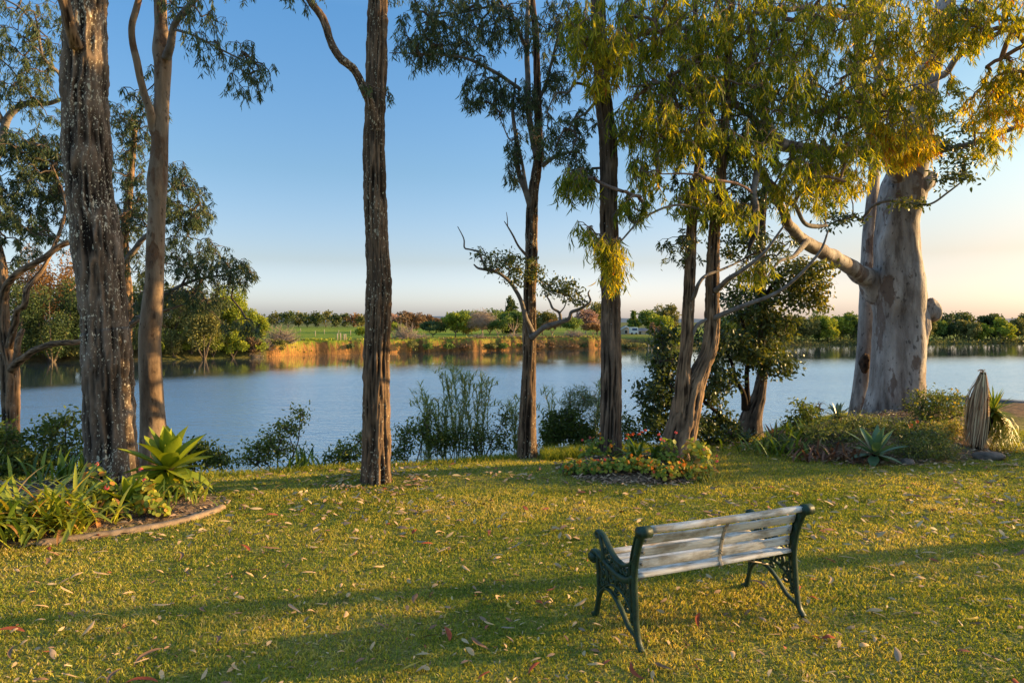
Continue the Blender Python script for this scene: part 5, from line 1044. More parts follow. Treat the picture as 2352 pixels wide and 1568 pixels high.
# reedy scrub at the water's edge there
mb = MB(); k = 5200; px = rng.uniform(1640, 2600, k); X = (px - CX) / FPX
y = np.interp(px, [1640, 1830, 2140, 2352, 2600], [155, 165, 171.5, 179, 190]) + rng.uniform(-.3, 5.5, k); x = X * y
z = ground_parts(x, y)[0]; z = np.maximum(z, WATER) + rng.uniform(0, 2.0, k) * sstep(0, 1, (.5 + n2(x, y, .2, 5, 2)))
leaves(mb, np.stack([x, y, z], 1), rng.normal(size=(k, 3)), rng.normal(size=(k, 3)), rng.uniform(.3, .7, k), rng.uniform(.2, .4, k), 0, np.clip(rng.normal(.4, .2, k), 0, 1))
tag(mb.build('scrub', FL['olive']), 'reedy scrub along the waterline of the right far shore', 'scrub', kind='stuff')
# tufts, roots and dry growth on the eroded bank
mb = MB(); k = 9000; px = rng.uniform(560, 1560, k); y0 = np.interp((px - CX) / FPX, (np.interp(_fx, _fx, _fx) / _fy), _fy); y = y0 + rng.uniform(-1.2, 3.2, k) ; x = (px - CX) / FPX * y
z, _, s2_, cl_, t_ = ground_parts(x, y); dens = np.clip(.16 + 1.2 * n2(x, y, .12, 15, 3) + .62 * sstep(1010, 1200, px) + .15 * sstep(.9, 1, t_), 0, 1)
ok = (rng.uniform(0, 1, k) < dens * np.where((px < 1010) & (px > 680), .4, 1)) & (z > WATER); x, y, z, px = x[ok], y[ok], z[ok], px[ok]; k = len(x)
leaves(mb, np.stack([x, y - .05, z], 1), np.stack([rng.normal(0, .8, k), rng.normal(0, .6, k), rng.normal(.1, .6, k)], 1), rng.normal(size=(k, 3)), rng.uniform(.2, .5, k), rng.uniform(.10, .25, k), .1, np.clip(rng.normal(.45, .25, k), 0, 1))
tag(mb.build('bank_growth', FL['straw']), 'dry grass and roots hanging over the eroded far bank', 'dry growth', kind='stuff')
mb = MB(); k = 5000; px = rng.uniform(560, 1620, k); y0 = np.interp((px - CX) / FPX, _fx / _fy, _fy); y = y0 + rng.uniform(-1.5, 4.5, k); x = (px - CX) / FPX * y; z = ground_parts(x, y)[0]
ok = (rng.uniform(0, 1, k) < .14 + 1.3 * n2(x, y, .2, 25, 3)) & (z > WATER + .3); x, y, z = x[ok], y[ok], z[ok]; k = len(x)
leaves(mb, np.stack([x, y, z], 1), np.stack([rng.normal(0, .5, k), rng.normal(0, .5, k), rng.uniform(.3, 1.2, k)], 1), rng.normal(size=(k, 3)), rng.uniform(.25, .6, k), rng.uniform(.1, .25, k), .1, np.clip(rng.normal(.5, .25, k), 0, 1))
tag(mb.build('bank_grass', FL['bright']), 'green grass tufts along the top of the far bank', 'grass', kind='stuff')
# bleached brush piles and fallen boughs
def brush(px, py, d, w, h, lab, n=150, twist=.4, kind='dead_brush', seed=0, stems=5):
    r_ = np.random.default_rng(int(px) + seed); c = at(px, py, d); c[2] = max(gz(c[0], c[1]), WATER) - .1
    root = thing(kind, lab, 'dead brush', c); Wm, H = w * d / FPX * .5, h * d / FPX; mb = MB()
    for k in range(n):
        u = unit(r_.normal(size=3)); u[2] = abs(u[2]); e = c + np.array([u[0] * Wm, u[1] * Wm * .5, u[2] * H]) * r_.uniform(.6, 1.05); s0 = c + np.array([r_.normal(0, Wm * .25), r_.normal(0, .3), r_.uniform(0, .3)])
        m_ = .5 * (s0 + e) + r_.normal(0, .12, 3) * Wm
        tube(mb, catmull(np.array([s0, m_, e]), 5), np.linspace(.045, .014, 5), 3, cap=False)
    mb.build('twigs', BK_PALE, root)
    for k in range(stems):
        a = r_.uniform(0, math.pi); e = c + np.array([math.cos(a) * Wm * .9, r_.normal(0, .3), math.sin(a) * H * r_.uniform(.2, .9)]); mb = MB()
        tube(mb, catmull(np.array([c, .5 * (c + e) + r_.normal(0, .1, 3) * Wm, e]), 8), np.linspace(.13, .04, 8), 6); mb.build('bough', BK_FAR if k % 2 else BK_PALE, root)
    return root
brush(645, 812, 112.5, 110, 46, 'large pale pile of bleached dead brush at the left end of the eroded bank', 240)
brush(612, 818, 109.5, 50, 26, 'fallen dark boughs with roots at the waterline left of the bleached pile', 60, stems=8)
brush(580, 822, 107, 60, 14, 'low tangle of pale fallen boughs lying in the water at the left bank', 40, stems=6)
brush(930, 808, 127, 80, 50, 'tall pinkish dead bush leaning out from the eroded bank right of the lone trunk', 200)
brush(965, 806, 129, 60, 20, 'low dry brush at the waterline below the umbrella tree', 80, stems=4)
brush(1180, 802, 137.5, 70, 16, 'dry roots and brush at the waterline beside the thin tree', 70, stems=6)
brush(1095, 803, 134.5, 60, 14, 'dry brush and roots at the waterline below the bare grey tree', 60, stems=5)
brush(1320, 797, 142.5, 80, 18, 'pale dry reeds at the waterline left of the straight trunk', 160, stems=2)
# fence posts in the paddock and along the bank
M_POST = noisy_mat('grey_post_wood', (.30, .24, .17), (.46, .38, .28), 4)
post = None
for k, (px, d, h) in enumerate([(775, 118.6, 1.1), (782, 118.8, 1.15), (790, 119.2, 1.0), (794, 119.6, 1.0), (724, 160, 1.2), (745, 190, 1.2), (778, 175, 1.2), (805, 165, 1.2), (690, 230, 1.2), (832, 158, 1.2), (660, 165, 1.2), (1490, 146.5, .9), (1497, 146.3, 1.1)]):
    if post is None:
        mb = MB(); tube(mb, [(0, 0, -.3), (0, 0, .95), (.0, .0, 1.1)], [.10, .09, .05], 8); post = mb.build('fence_post', M_POST, loc=(0, 0, 0)); o = post
    else: o = post.copy(); col.objects.link(o)
    x = (px - CX) * d / FPX; o.location = (x, d, gz(x, d)); o.scale = (1, 1, h)
    tag(o, ORD[k] + ' grey fence post from the left edge of the paddock' if k > 10 else ['leftmost of four short posts close to the bank edge left of the lone trunk', 'second of four short posts close to the bank edge', 'third of four short posts close to the bank edge', 'rightmost of four short posts close to the bank edge', 'grey post in the middle of the paddock, left of the bank posts', 'far grey post deep in the green paddock', 'grey post out in the paddock above the bank posts', 'grey post in the paddock near the lone trunk', 'farthest grey post in the left half of the paddock', 'grey post just left of the lone trunk', 'grey post above the bleached brush pile'][k], 'fence post', 'posts on the far bank')
for o, l in zip([o for o in col.objects if o.name.startswith('fence_post')][-2:], ['left one of two short mooring posts at the far lawn edge', 'right one of two short mooring posts at the far lawn edge']): o['label'] = l
# houses
M_WALL = noisy_mat('cream_wall', (.42, .36, .27), (.52, .45, .35), 3); M_ROOF = noisy_mat('grey_roof', (.12, .12, .13), (.2, .2, .21), 3); M_WHITE = noisy_mat('white_trim', (.7, .7, .68), (.8, .8, .78), 3); M_PANE = noisy_mat('dark_pane', (.02, .025, .03), (.05, .055, .06), 3, .2, .5, 0)
def house(name, lab, px, base, d, wpx, hpx, rpx, roof_mat, gable):
    c = at(px, base, d); x, y, z = c; Wm, H, Rr = wpx * d / FPX, hpx * d / FPX, rpx * d / FPX; root = thing(name, lab, 'house', c); D = Wm * .9
    mb = MB(); box(mb, (x, y, z + H / 2 - .5), Wm, D, H + 1)
    if gable:
        V = [(x - Wm / 2, y - D / 2 + .01, z + H), (x + Wm / 2, y - D / 2 + .01, z + H), (x, y - D / 2 + .01, z + H + Rr - .05)]; mb.add(V, [[0, 1, 2]])
    mb.build('wall', M_WALL, root, smooth=False); mb = MB(); e = .25
    if gable:
        for s in (-1, 1):
            V = [(x, y - D / 2 - e, z + H + Rr), (x, y + D / 2 + e, z + H + Rr), (x + s * (Wm / 2 + e), y + D / 2 + e, z + H - .1), (x + s * (Wm / 2 + e), y - D / 2 - e, z + H - .1)]
            V = V + [(a, b, c_ - .12) for a, b, c_ in V]; mb.add(V, None, [[0, 1, 2, 3], [7, 6, 5, 4], [0, 3, 7, 4], [2, 6, 7, 3], [1, 5, 6, 2]])
        mb.build('roof', roof_mat, root, smooth=False)
        mb = MB()
        for s in (-1, 1):
            V = [(x, y - D / 2 - e - .04, z + H + Rr + .05), (x + s * (Wm / 2 + e), y - D / 2 - e - .04, z + H - .05), (x + s * (Wm / 2 + e), y - D / 2 - e - .04, z + H - .35), (x, y - D / 2 - e - .04, z + H + Rr - .28)]; mb.add(V, None, [[0, 1, 2, 3]])
        mb.build('bargeboard', M_WHITE, root, smooth=False)
    else:
        V = [(x - Wm / 2 - e, y - D / 2 - e, z + H), (x + Wm / 2 + e, y - D / 2 - e, z + H), (x + Wm / 2 + e, y + D / 2 + e, z + H), (x - Wm / 2 - e, y + D / 2 + e, z + H), (x - Wm * .25, y, z + H + Rr), (x + Wm * .25, y, z + H + Rr)]
        mb.add(V, [[0, 4, 3], [1, 2, 5]], [[0, 1, 5, 4], [2, 3, 4, 5]]); mb.build('roof', roof_mat, root, smooth=False)
    for k in ((-.22, .25) if not gable else (0,)):
        mb = MB(); box(mb, (x + k * Wm, y - D / 2 - .02, z + H * .55), .9, .06, 1.0); f = mb.build('window', M_WHITE, root, smooth=False)
        mb = MB(); box(mb, (x + k * Wm, y - D / 2 - .05, z + H * .55), .75, .04, .85); mb.build('pane', M_PANE, f, smooth=False)
    return root
house('house', 'small cream house with a white-edged gable right of the straight trunk', 1436, 769, 190, 26, 13, 8, M_ROOF, True)
house('house', 'low wide house with a dark hipped roof beside the white van', 1476, 769, 196, 42, 9, 7, M_ROOF, False)
# parked white caravan between them
c = at(1455, 768, 187); root = thing('caravan', 'white caravan parked between the two far houses', 'caravan', c)
mb = MB(); box(mb, (c[0], c[1], c[2] + 1.15), 2.2, 2.0, 1.7); mb.build('body', M_WHITE, root, smooth=False)
mb = MB(); box(mb, (c[0] + .15, c[1] - 1.02, c[2] + 1.4), 1.3, .05, .55); mb.build('window', noisy_mat('blue_pane', (.05, .09, .2), (.08, .13, .26), 3, .2, .5, 0), root, smooth=False)
for s in (-.6, .6):
    mb = MB(); tube(mb, [(c[0] + s, c[1] - 1.04, c[2] + .3), (c[0] + s, c[1] - .8, c[2] + .3)], .3, 14); mb.build('wheel', M_PANE, root)

# low bushes and root clumps along the eroded bank
r_ = np.random.default_rng(77)
for k in range(19):
    px = [596, 640, 805, 905, 950, 990, 1030, 1064, 1104, 1128, 1155, 1190, 1225, 1262, 1290, 1335, 1365, 1440, 1462][k] + r_.normal(0, 4)
    y = float(np.interp((px - CX) / FPX, _fx / _fy, _fy)) + r_.uniform(-1.2, .6)
    far_tree('bank_bush', ORD[k] + ' bush from the left growing on the face of the eroded far bank', px, 790 + r_.uniform(-9, 8) - (6 if px < 1000 else 0), y, r_.uniform(22, 46), ['straw', 'olive', 'green', 'straw', 'dark', 'bright'][int(r_.integers(6))], 'shrub', .02, 'bushes on the eroded bank', n=320, base=float(np.interp(px, [560, 700, 1000, 1480], [816, 810, 803, 797])), cat='bush')
# ================================================================= garden plants
def blade_path(c, az, e0, e1, L, n=9):
    """a leaf spine starting at elevation e0 and bending to e1"""
    t = np.linspace(0, 1, n); e = e0 + (e1 - e0) * t ** 1.4; st = L / (n - 1)
    h = np.concatenate([[0], np.cumsum(np.cos(e[:-1]) * st)]); z = np.concatenate([[0], np.cumsum(np.sin(e[:-1]) * st)])
    return np.stack([c[0] + math.cos(az) * h, c[1] + math.sin(az) * h, c[2] + z], 1)
AG_LIT = leaf_mat('agave_leaf', [(0, (.06, .10, .010)), (.5, (.20, .255, .018)), (1, (.40, .40, .03))], .3, (1.4, 1.25, .3), .5, .2)
AG_GRN = leaf_mat('green_agave_leaf', [(0, (0.058, 0.111, 0.058)), (.5, (0.111, 0.195, 0.098)), (1, (0.195, 0.273, 0.117))], .22, (1.3, 1.3, .6), .4, .4)
AG_BLUE = leaf_mat('blue_agave_leaf', [(0, (.05, .085, .075)), (1, (.13, .20, .16))], .2, (1.2, 1.3, .8), .4, .4)
STRAP = leaf_mat('strap_leaf', [(0, (.045, .085, .018)), (.4, (.13, .20, .025)), (.75, (.34, .36, .04)), (.88, (.44, .42, .05)), (.94, (.42, .22, .06)), (1, (.44, .20, .06))], .34, (1.5, 1.35, .4), .4, .35)
BROM = leaf_mat('reddish_bromeliad_leaf', [(0, (0.084, 0.042, 0.031)), (.6, (0.210, 0.112, 0.070)), (1, (0.224, 0.210, 0.084))], .2, (1.3, 1.1, .7), .5, .3)
DEAD = leaf_mat('dead_frond', [(0, (0.200, 0.116, 0.065)), (.5, (0.532, 0.335, 0.190)), (1, (0.700, 0.582, 0.345))], .15, (1.2, 1.1, .8), .8, .1)
YUC = leaf_mat('yucca_leaf', [(0, (0.070, 0.126, 0.028)), (.5, (0.168, 0.238, 0.042)), (1, (0.448, 0.378, 0.056))], .35, (1.5, 1.4, .45), .45, .35)
GER = leaf_mat('geranium_leaf', [(0, (0.062, 0.125, 0.022)), (.5, (0.188, 0.263, 0.037)), (.85, (0.450, 0.400, 0.050)), (1, (0.500, 0.225, 0.050))], .38, (1.5, 1.4, .45), .5, .25)
PETAL = {k: leaf_mat(k + '_petal', [(0, a), (1, b)], .35, (1.3, 1.1, .9), .5, .2) for k, a, b in (('orange', (.55, .14, .01), (.75, .30, .02)), ('red', (.52, .06, .02), (.70, .14, .04)), ('pink', (.60, .09, .10), (.75, .22, .20)), ('yellow', (.65, .42, .02), (.80, .56, .04)))}
def on_bed(px, py, d): p = at(px, py, d); return np.array([p[0], p[1], bz(p[0], p[1])])
def agave(label, base, lift, n, L, W, mat, seed, up=(84, -28), name='agave'):
    r_ = np.random.default_rng(seed); root = thing(name, label, 'agave', base); mb = MB(); c0 = np.array(base) + np.array([0, 0, lift])
    for k in range(n):
        f = k / (n - 1); az = k * 2.39996 + r_.normal(0, .12); e0 = R(up[0] + (up[1] - up[0]) * f ** 1.1 + r_.normal(0, 4)); l = L * (.72 + .38 * math.sin(math.pi * min(1, .25 + f * .75))) * r_.uniform(.9, 1.08)
        c = c0 + np.array([math.cos(az), math.sin(az), 0]) * .02 + np.array([0, 0, .05 * L * (1 - f)])
        P = blade_path(c, az, e0, e0 + R(r_.uniform(-26, 6) - 8 * f), l, 11); t = np.linspace(0, 1, 11)
        w = W * .5 * np.array([.55, .58, .68, .82, .94, 1, .98, .86, .62, .33, .01]) * (.8 + .3 * f)
        ribbon(mb, P, w, (0, 0, 1) if abs(e0) < 1.3 else (-math.cos(az), -math.sin(az), .3), .42 - .15 * f, np.clip(.35 + .3 * t + r_.normal(0, .1), 0, 1).repeat(3))
    mb.build('leaf_rosette', mat, root)
    mb = MB(); tube(mb, [c0 - np.array([0, 0, lift + .1]), c0 + np.array([0, 0, .03])], [.05, .06], 10); mb.build('stem', BK_BROWN, root); return root
agave('large sunlit agave with broad yellow-green leaves at the foot of the smooth gum', on_bed(388, 1120, 7.7), .24, 30, .50, .215, AG_LIT, 1, (84, -58))
agave('small sunlit agave with few upright leaves at the front of the left garden bed', on_bed(297, 1180, 7.05), .03, 13, .30, .105, AG_LIT, 2, (78, 5))
agave('green agave rosette at the front of the right garden bed, below the giant gum', on_bed(2010, 1055, 9.72), .10, 22, .40, .135, AG_GRN, 3, (82, -22))
agave('bluish agave half hidden among ground cover left of the giant gum', on_bed(1925, 1000, 11.3), .16, 13, .26, .075, AG_BLUE, 4, (80, 10))
agave('tiny blue agave at the brink beside the multi-stemmed bank tree', (lambda p: np.array([p[0], p[1], gz(p[0], p[1])]))(at(1712, 1005, 11.85)), .03, 14, .22, .06, AG_BLUE, 5, (75, 10))
agave('dark bronze spiky agave at the left end of the right garden bed', on_bed(1778, 1010, 11.0), .10, 14, .28, .05, BROM, 6, (80, 10))
def straps(name, label, cat, base, n, L, W, mat, seed, spread=.12, e=(80, 30), droop=(-60, -10), vm=.45, group=None, parts=None):
    r_ = np.random.default_rng(seed); root = thing(name, label, cat, base, group); mb = MB()
    for k in range(n):
        az = r_.uniform(0, 6.283); c = np.array(base) + np.array([r_.normal(0, spread), r_.normal(0, spread), -.01]); l = L * r_.uniform(.55, 1.1)
        e0 = R(r_.uniform(e[1], e[0])); P = blade_path(c, az, e0, e0 + R(r_.uniform(*droop)) * 1.5, l, 8)
        w = W * .5 * np.array([.75, .9, 1, 1, .95, .82, .55, .04]) * r_.uniform(.8, 1.2)
        ribbon(mb, P, w, (0, 0, 1) if e0 < 1.2 else (-math.cos(az), -math.sin(az), .4), .25, float(np.clip(r_.normal(vm, .2), 0, 1)))
    mb.build('leaves', mat, root); return root
for k, (px, py, d, n, L, s, lab) in enumerate([(-40, 1240, 6.25, 100, .64, .2, 'clump of arching strap leaves cut by the left edge of the picture'), (45, 1235, 6.35, 110, .62, .2, 'big clump of glossy strap leaves, left of the orange withered leaves'), (120, 1215, 6.6, 100, .58, .18, 'strap-leaved clump with lit upright leaves in the middle of the left bed'), (165, 1232, 6.42, 44, .46, .12, 'strap-leaved clump with orange withered leaves at the bed edge')]):
    straps('agapanthus', lab, 'agapanthus', on_bed(px, py, d), n, L, .042, STRAP, 20 + k, s, (82, 25), (-75, -20), .62 if k < 3 else .74, 'strap-leaved clumps in the left bed')
straps('agapanthus', 'low yellowish strap clump on the mulch in front of the lichened trunk', 'agapanthus', on_bed(215, 1190, 7.0), 60, .40, .034, STRAP, 25, .14, (82, 25), (-75, -20), .62)
straps('agapanthus', 'small strap clump between the small agave and the timber edging', 'agapanthus', on_bed(262, 1212, 6.72), 34, .28, .030, STRAP, 26, .10, (80, 25), (-75, -20), .66)
straps('agapanthus', 'dark upright strap leaves behind the lichened trunk', 'agapanthus', on_bed(150, 1120, 8.3), 60, .42, .036, STRAP, 30, .25, (85, 55), (-50, -5), .25)
straps('spider_lily', 'spidery thin arching leaves at the right tip of the left bed', 'lily', on_bed(445, 1150, 7.45), 34, .42, .020, STRAP, 31, .12, (80, 25), (-85, -20), .48)
straps('spider_lily', 'thin arching leaves below the large agave', 'lily', on_bed(385, 1170, 7.25), 26, .30, .020, STRAP, 32, .12, (80, 20), (-80, -20), .5)
straps('spider_lily', 'two upright young shoots on the open mulch near the timber edging', 'lily', on_bed(382, 1192, 6.95), 7, .20, .026, STRAP, 33, .03, (82, 50), (-40, -5), .6)
# round-leaved flowering plants
def flower_me(mat, r, k=10, lobe=.38, cup=.25):
    mb = MB(); discs(mb, np.zeros((1, 3)), np.array([[0, 0, 1.]]), r, k, np.array([.5]), lobe, cup); mb.A[-1][0] = .1; return mb.mesh('flower', mat)
def cluster_me(mat, r, n=14, seed=0):
    r_ = np.random.default_rng(seed); mb = MB(); u = unit(r_.normal(size=(n, 3))); u[:, 2] = np.abs(u[:, 2]); discs(mb, u * r * .7, u, r * .45, 8, r_.uniform(0, 1, n), .3, .2); return mb.mesh('flower_head', mat)
FM = {k: flower_me(PETAL[k], .030) for k in PETAL}; CM = {k: cluster_me(PETAL[k], .026) for k in PETAL}
def leafy(name, label, cat, base, rx, ry, h, n, r, flowers=(), heads=(), mat=None, seed=0, vm=.5, group=None, flat=.5):
    r_ = np.random.default_rng(seed); root = thing(name, label, cat, base, group); mb = MB(); b = np.array(base)
    u = unit(r_.normal(size=(n, 3))) * r_.uniform(.3, 1, (n, 1)) ** .5; u[:, 2] = np.abs(u[:, 2]); p = b + u * np.array([rx, ry, h]) + np.array([0, 0, .03])
    nr = unit(u * np.array([.7, .7, flat]) + np.array([0, -.35, .5]) + r_.normal(0, .45, (n, 3)))
    discs(mb, p, nr, r * r_.uniform(.6, 1.2, n), 8, np.clip(r_.normal(vm, .2, n), 0, 1), .06, .12); mb.build('leaves', mat or GER, root)
    mb = MB()
    for q in range(min(n, 40)):
        tube(mb, catmull(np.array([b + r_.normal(0, .03, 3) * np.array([1, 1, 0]), .5 * (b + p[q]) + r_.normal(0, .02, 3), p[q]]), 4), .0035, 4, cap=False)
    mb.build('stems', BK_TWIG if not heads else M_STEM, root)
    for kind, cn, hd in [(k, c, False) for k, c in flowers] + [(k, c, True) for k, c in heads]:
        for q in range(cn):
            v = unit(r_.normal(size=3)); v[2] = abs(v[2]) * .8 + .2; v[1] = -abs(v[1]) if r_.uniform() < .8 else v[1]
            f = 1.02 if not hd else 1.25; o = bpy.data.objects.new('flower_head' if hd else 'flower', (CM if hd else FM)[kind]); col.objects.link(o); o.parent = root
            o.location = tuple(v * np.array([rx, ry, h]) * f + np.array([0, 0, .05])); o.rotation_euler = (R(r_.uniform(10, 75)), r_.normal(0, .4), r_.normal(0, .6)); s = r_.uniform(.75, 1.15); o.scale = (s, s, s)
    return root
M_STEM = noisy_mat('green_stem', (.08, .11, .03), (.16, .18, .05), 20)
leafy('geranium', 'yellow-leaved geranium right of the strap clumps, one coral flower at its tip', 'geranium', on_bed(205, 1165, 7.4), .22, .16, .34, 130, .036, (), (('pink', 1),), None, 41, .62)
leafy('geranium', 'geranium with rusty leaves and a pink flower between strap clump and small agave', 'geranium', on_bed(248, 1195, 6.95), .14, .12, .26, 80, .032, (), (('pink', 1),), None, 42, .66)
leafy('geranium', 'bright yellow-green geranium with two pink flowers right of the small agave', 'geranium', on_bed(335, 1185, 7.05), .14, .11, .28, 90, .036, (), (('pink', 2),), None, 43, .66)
leafy('geranium', 'bushy low plant lit yellow at the foot of the large agave', 'geranium', on_bed(420, 1150, 7.5), .26, .14, .16, 80, .034, (), (), None, 44, .6)
leafy('geranium', 'low yellow-green geranium at the edging right of the small agave', 'geranium', on_bed(345, 1205, 6.85), .18, .12, .16, 80, .032, (), (), None, 45, .68)
# nasturtiums and others of the middle bed
nas = [(1318, 1080, 9.05, 7, 0, 0, 'nasturtium with orange flowers at the left tip of the middle bed'), (1352, 1088, 8.95, 6, 2, 0, 'nasturtium with orange and red flowers left of the straight trunk'), (1385, 1062, 9.5, 3, 1, 1, 'tall pale nasturtium against the left side of the straight trunk'), (1392, 1096, 8.85, 2, 7, 0, 'nasturtium thick with red flowers right below the straight trunk'), (1432, 1094, 8.8, 3, 4, 0, 'nasturtium with mixed red and orange flowers right of the straight trunk'), (1462, 1092, 8.8, 4, 2, 0, 'low nasturtium in the middle of the bed below the lily'), (1495, 1092, 8.75, 4, 2, 1, 'nasturtium with yellow-orange flowers between the two trees'), (1530, 1098, 8.65, 4, 4, 1, 'bright yellow-leaved nasturtium spilling to the front of the bed'), (1562, 1092, 8.75, 5, 4, 1, 'nasturtium with red flowers below the twin trunks'), (1590, 1090, 8.75, 4, 2, 2, 'sunlit golden nasturtium at the right of the twin trunks'), (1612, 1086, 8.85, 3, 1, 0, 'golden nasturtium at the right tip of the middle bed')]
for k, (px, py, d, no, nred, npk, lab) in enumerate(nas):
    leafy('nasturtium', lab, 'nasturtium', on_bed(px, py, d), .19, .16, .15 if k != 2 else .28, 120, .027, (('orange', no + 1), ('red', nred // 3), ('yellow', 1)), (), None, 50 + k, .5 + .02 * k, 'nasturtiums in the middle bed', .4)
leafy('geranium', 'tall sunlit geranium with coral flowers at the right foot of the twin trunks', 'geranium', on_bed(1596, 1070, 9.1), .26, .18, .42, 150, .038, (), (('pink', 5),), None, 70, .66)
leafy('geranium', 'geranium with pink flower heads between the lily and the twin trunks', 'geranium', on_bed(1535, 1075, 9.1), .16, .14, .32, 80, .034, (), (('pink', 4),), None, 71, .5)
leafy('geranium', 'sparse geranium with small pink flowers left of the straight trunk', 'geranium', on_bed(1360, 1062, 9.6), .22, .14, .28, 46, .034, (), (('pink', 5),), None, 72, .45)
cl = straps('clivia', 'dark clivia with a row of red-orange flowers between the two trees', 'clivia', on_bed(1462, 1075, 9.2), 46, .46, .045, STRAP, 73, .12, (80, 25), (-70, -20), .14)
for q in range(7):
    o = bpy.data.objects.new('flower_head', CM['red']); col.objects.link(o); o.parent = cl; o.location = (-.16 + .045 * q + rng.normal(0, .01), rng.normal(0, .05), .31 + .012 * q + rng.normal(0, .012)); o.scale = (.9, .9, .9)
straps('grass_tuft', 'golden grass tuft at the right edge of the middle bed', 'grass tuft', on_bed(1628, 1098, 8.7), 120, .22, .008, YUC, 74, .12, (75, 15), (-60, -5), .8)
# right bed
straps('agapanthus', 'broad dark clump of strap leaves at the left front of the right bed', 'agapanthus', on_bed(1800, 1040, 10.5), 130, .50, .028, STRAP, 80, .24, (84, 30), (-80, -20), .26)
straps('agapanthus', 'second strap-leaved clump farther back beside the bushy shrub', 'agapanthus', on_bed(1850, 1010, 11.2), 90, .45, .026, STRAP, 81, .22, (84, 30), (-80, -20), .34)
straps('bromeliad', 'reddish brown bromeliad clump left of the green agave', 'bromeliad', on_bed(1880, 1050, 10.05), 90, .36, .034, BROM, 82, .26, (75, 5), (-60, -10), .5)
straps('bromeliad', 'brownish bromeliad clump close to the left side of the green agave', 'bromeliad', on_bed(1945, 1050, 9.9), 60, .32, .032, BROM, 83, .2, (75, 5), (-60, -10), .4)
def shrub(name, label, cat, base, blobs, leaf, per, L, W, seed, down=.35, vm=.4, stems=4, spread=.07, group=None, curve=.15, rt=.003, hang=0, twig=None, h=None):
    t = Tree(name, label, cat, base, group); r_ = np.random.default_rng(seed); b = np.array(base)
    for k in range(stems):
        bl = blobs[k % len(blobs)]; c = at(*bl[:3]); mid_ = b + (c - b) * .5 + r_.normal(0, .06, 3); P = catmull(np.array([b + r_.normal(0, .03, 3) * np.array([1, 1, 0]) - np.array([0, 0, .1]), mid_, c]), 12)
        mb = MB(); tube(mb, P, np.linspace(.016, .006, 12), 5); mb.build('stem', twig or BK_TWIG, t.root); t.sk.append(P); t.skr.append(np.linspace(.016, .006, 12))
    t.crown(blobs, None, leaf, twig or BK_TWIG, per, spread, hang, L, W, down, curve, .12, rt, vm, name='foliage', seed=seed, seglen=.15); return t
FERN = leaf_mat('fine_green_leaf', [(0, (0.053, 0.083, 0.024)), (.5, (0.135, 0.173, 0.042)), (.85, (0.300, 0.300, 0.060)), (1, (0.480, 0.330, 0.090))], .3, (1.5, 1.35, .5), .5, .3)
gb = lambda px, py, d: on_bed(px, py, d)
shrub('leafy_shrub', 'upright green shrub at the back left of the right bed, against the water', 'shrub', gb(1855, 1000, 12.0), [(1850, 950, 11.9, 34, 34, .35, 40), (1840, 985, 11.8, 34, 24, .3, 20), (1815, 975, 11.8, 16, 26, .2, 10)], LF_SHRUB, 14, .085, .028, 90, vm=.4)
shrub('low_shrub', 'fine-leaved yellow-green mound at the left foot of the giant gum', 'shrub', gb(1950, 1005, 11.4), [(1940, 970, 11.2, 60, 24, .4, 70), (1990, 975, 11.3, 50, 24, .4, 60)], FERN, 24, .05, .012, 91, vm=.5)
shrub('low_shrub', 'dull green tangle of fine stems below the giant gum', 'shrub', gb(2060, 1020, 10.8), [(2060, 985, 10.7, 60, 26, .4, 80), (2120, 1010, 10.4, 50, 28, .35, 70)], FERN, 22, .055, .010, 92, vm=.3)
shrub('low_shrub', 'grassy green tangle right of the green agave', 'shrub', gb(2110, 1055, 9.9), [(2090, 1030, 9.9, 46, 28, .3, 70), (2150, 1035, 9.95, 46, 26, .3, 70)], FERN, 22, .06, .009, 93, vm=.28)
shrub('low_shrub', 'brownish green bushy ground cover left of the green agave, behind the bromeliads', 'shrub', gb(1920, 1015, 10.6), [(1900, 995, 10.6, 60, 22, .35, 60), (1960, 1005, 10.5, 50, 22, .35, 50)], FERN, 20, .055, .012, 94, vm=.38)
shrub('fern_shrub', 'sunlit yellow-green ferny band beside the dead yucca skirt', 'shrub', gb(2190, 1000, 10.9), [(2180, 985, 10.9, 56, 14, .3, 60), (2150, 1000, 10.7, 50, 16, .3, 40)], FERN, 24, .075, .010, 95, vm=.82)
t = shrub('yellow_flowered_bush', 'bush dotted with small yellow flowers against the right side of the giant gum', 'shrub', gb(2130, 985, 12.4), [(2120, 930, 12.2, 40, 38, .4, 60), (2165, 920, 12.2, 46, 30, .4, 66), (2150, 960, 12.1, 60, 26, .4, 60), (2195, 940, 12.2, 24, 22, .3, 22)], LF_SHRUB, 18, .05, .018, 96, vm=.5)
for q in range(30):
    p = at(2100 + rng.uniform(0, 110), 893 + rng.uniform(0, 85), 11.75 + rng.uniform(0, .3)); o = bpy.data.objects.new('flower', FM['yellow']); col.objects.link(o); o.parent = t.root; o.location = tuple(p - ORG[t.root]); o.rotation_euler = (R(60) + rng.normal(0, .3), rng.normal(0, .4), 0); o.scale = (.85, .85, .85)
t = shrub('hibiscus_shrub', 'dark shrub bearing a single bright red flower below the giant gum', 'shrub', gb(2100, 1005, 11.2), [(2100, 985, 11.1, 34, 16, .25, 26), (2150, 985, 11.1, 26, 12, .2, 12)], LF_SHRUB, 14, .07, .04, 97, vm=.3)
for dx, dy, sc_ in ((-8, 0, 1.9), (8, -8, 1.2)):
    p = at(2098 + dx, 976 + dy, 10.75); o = bpy.data.objects.new('flower', FM['red']); col.objects.link(o); o.parent = t.root; o.location = tuple(p - ORG[t.root]); o.rotation_euler = (R(75), 0, .2); o.scale = (sc_,) * 3
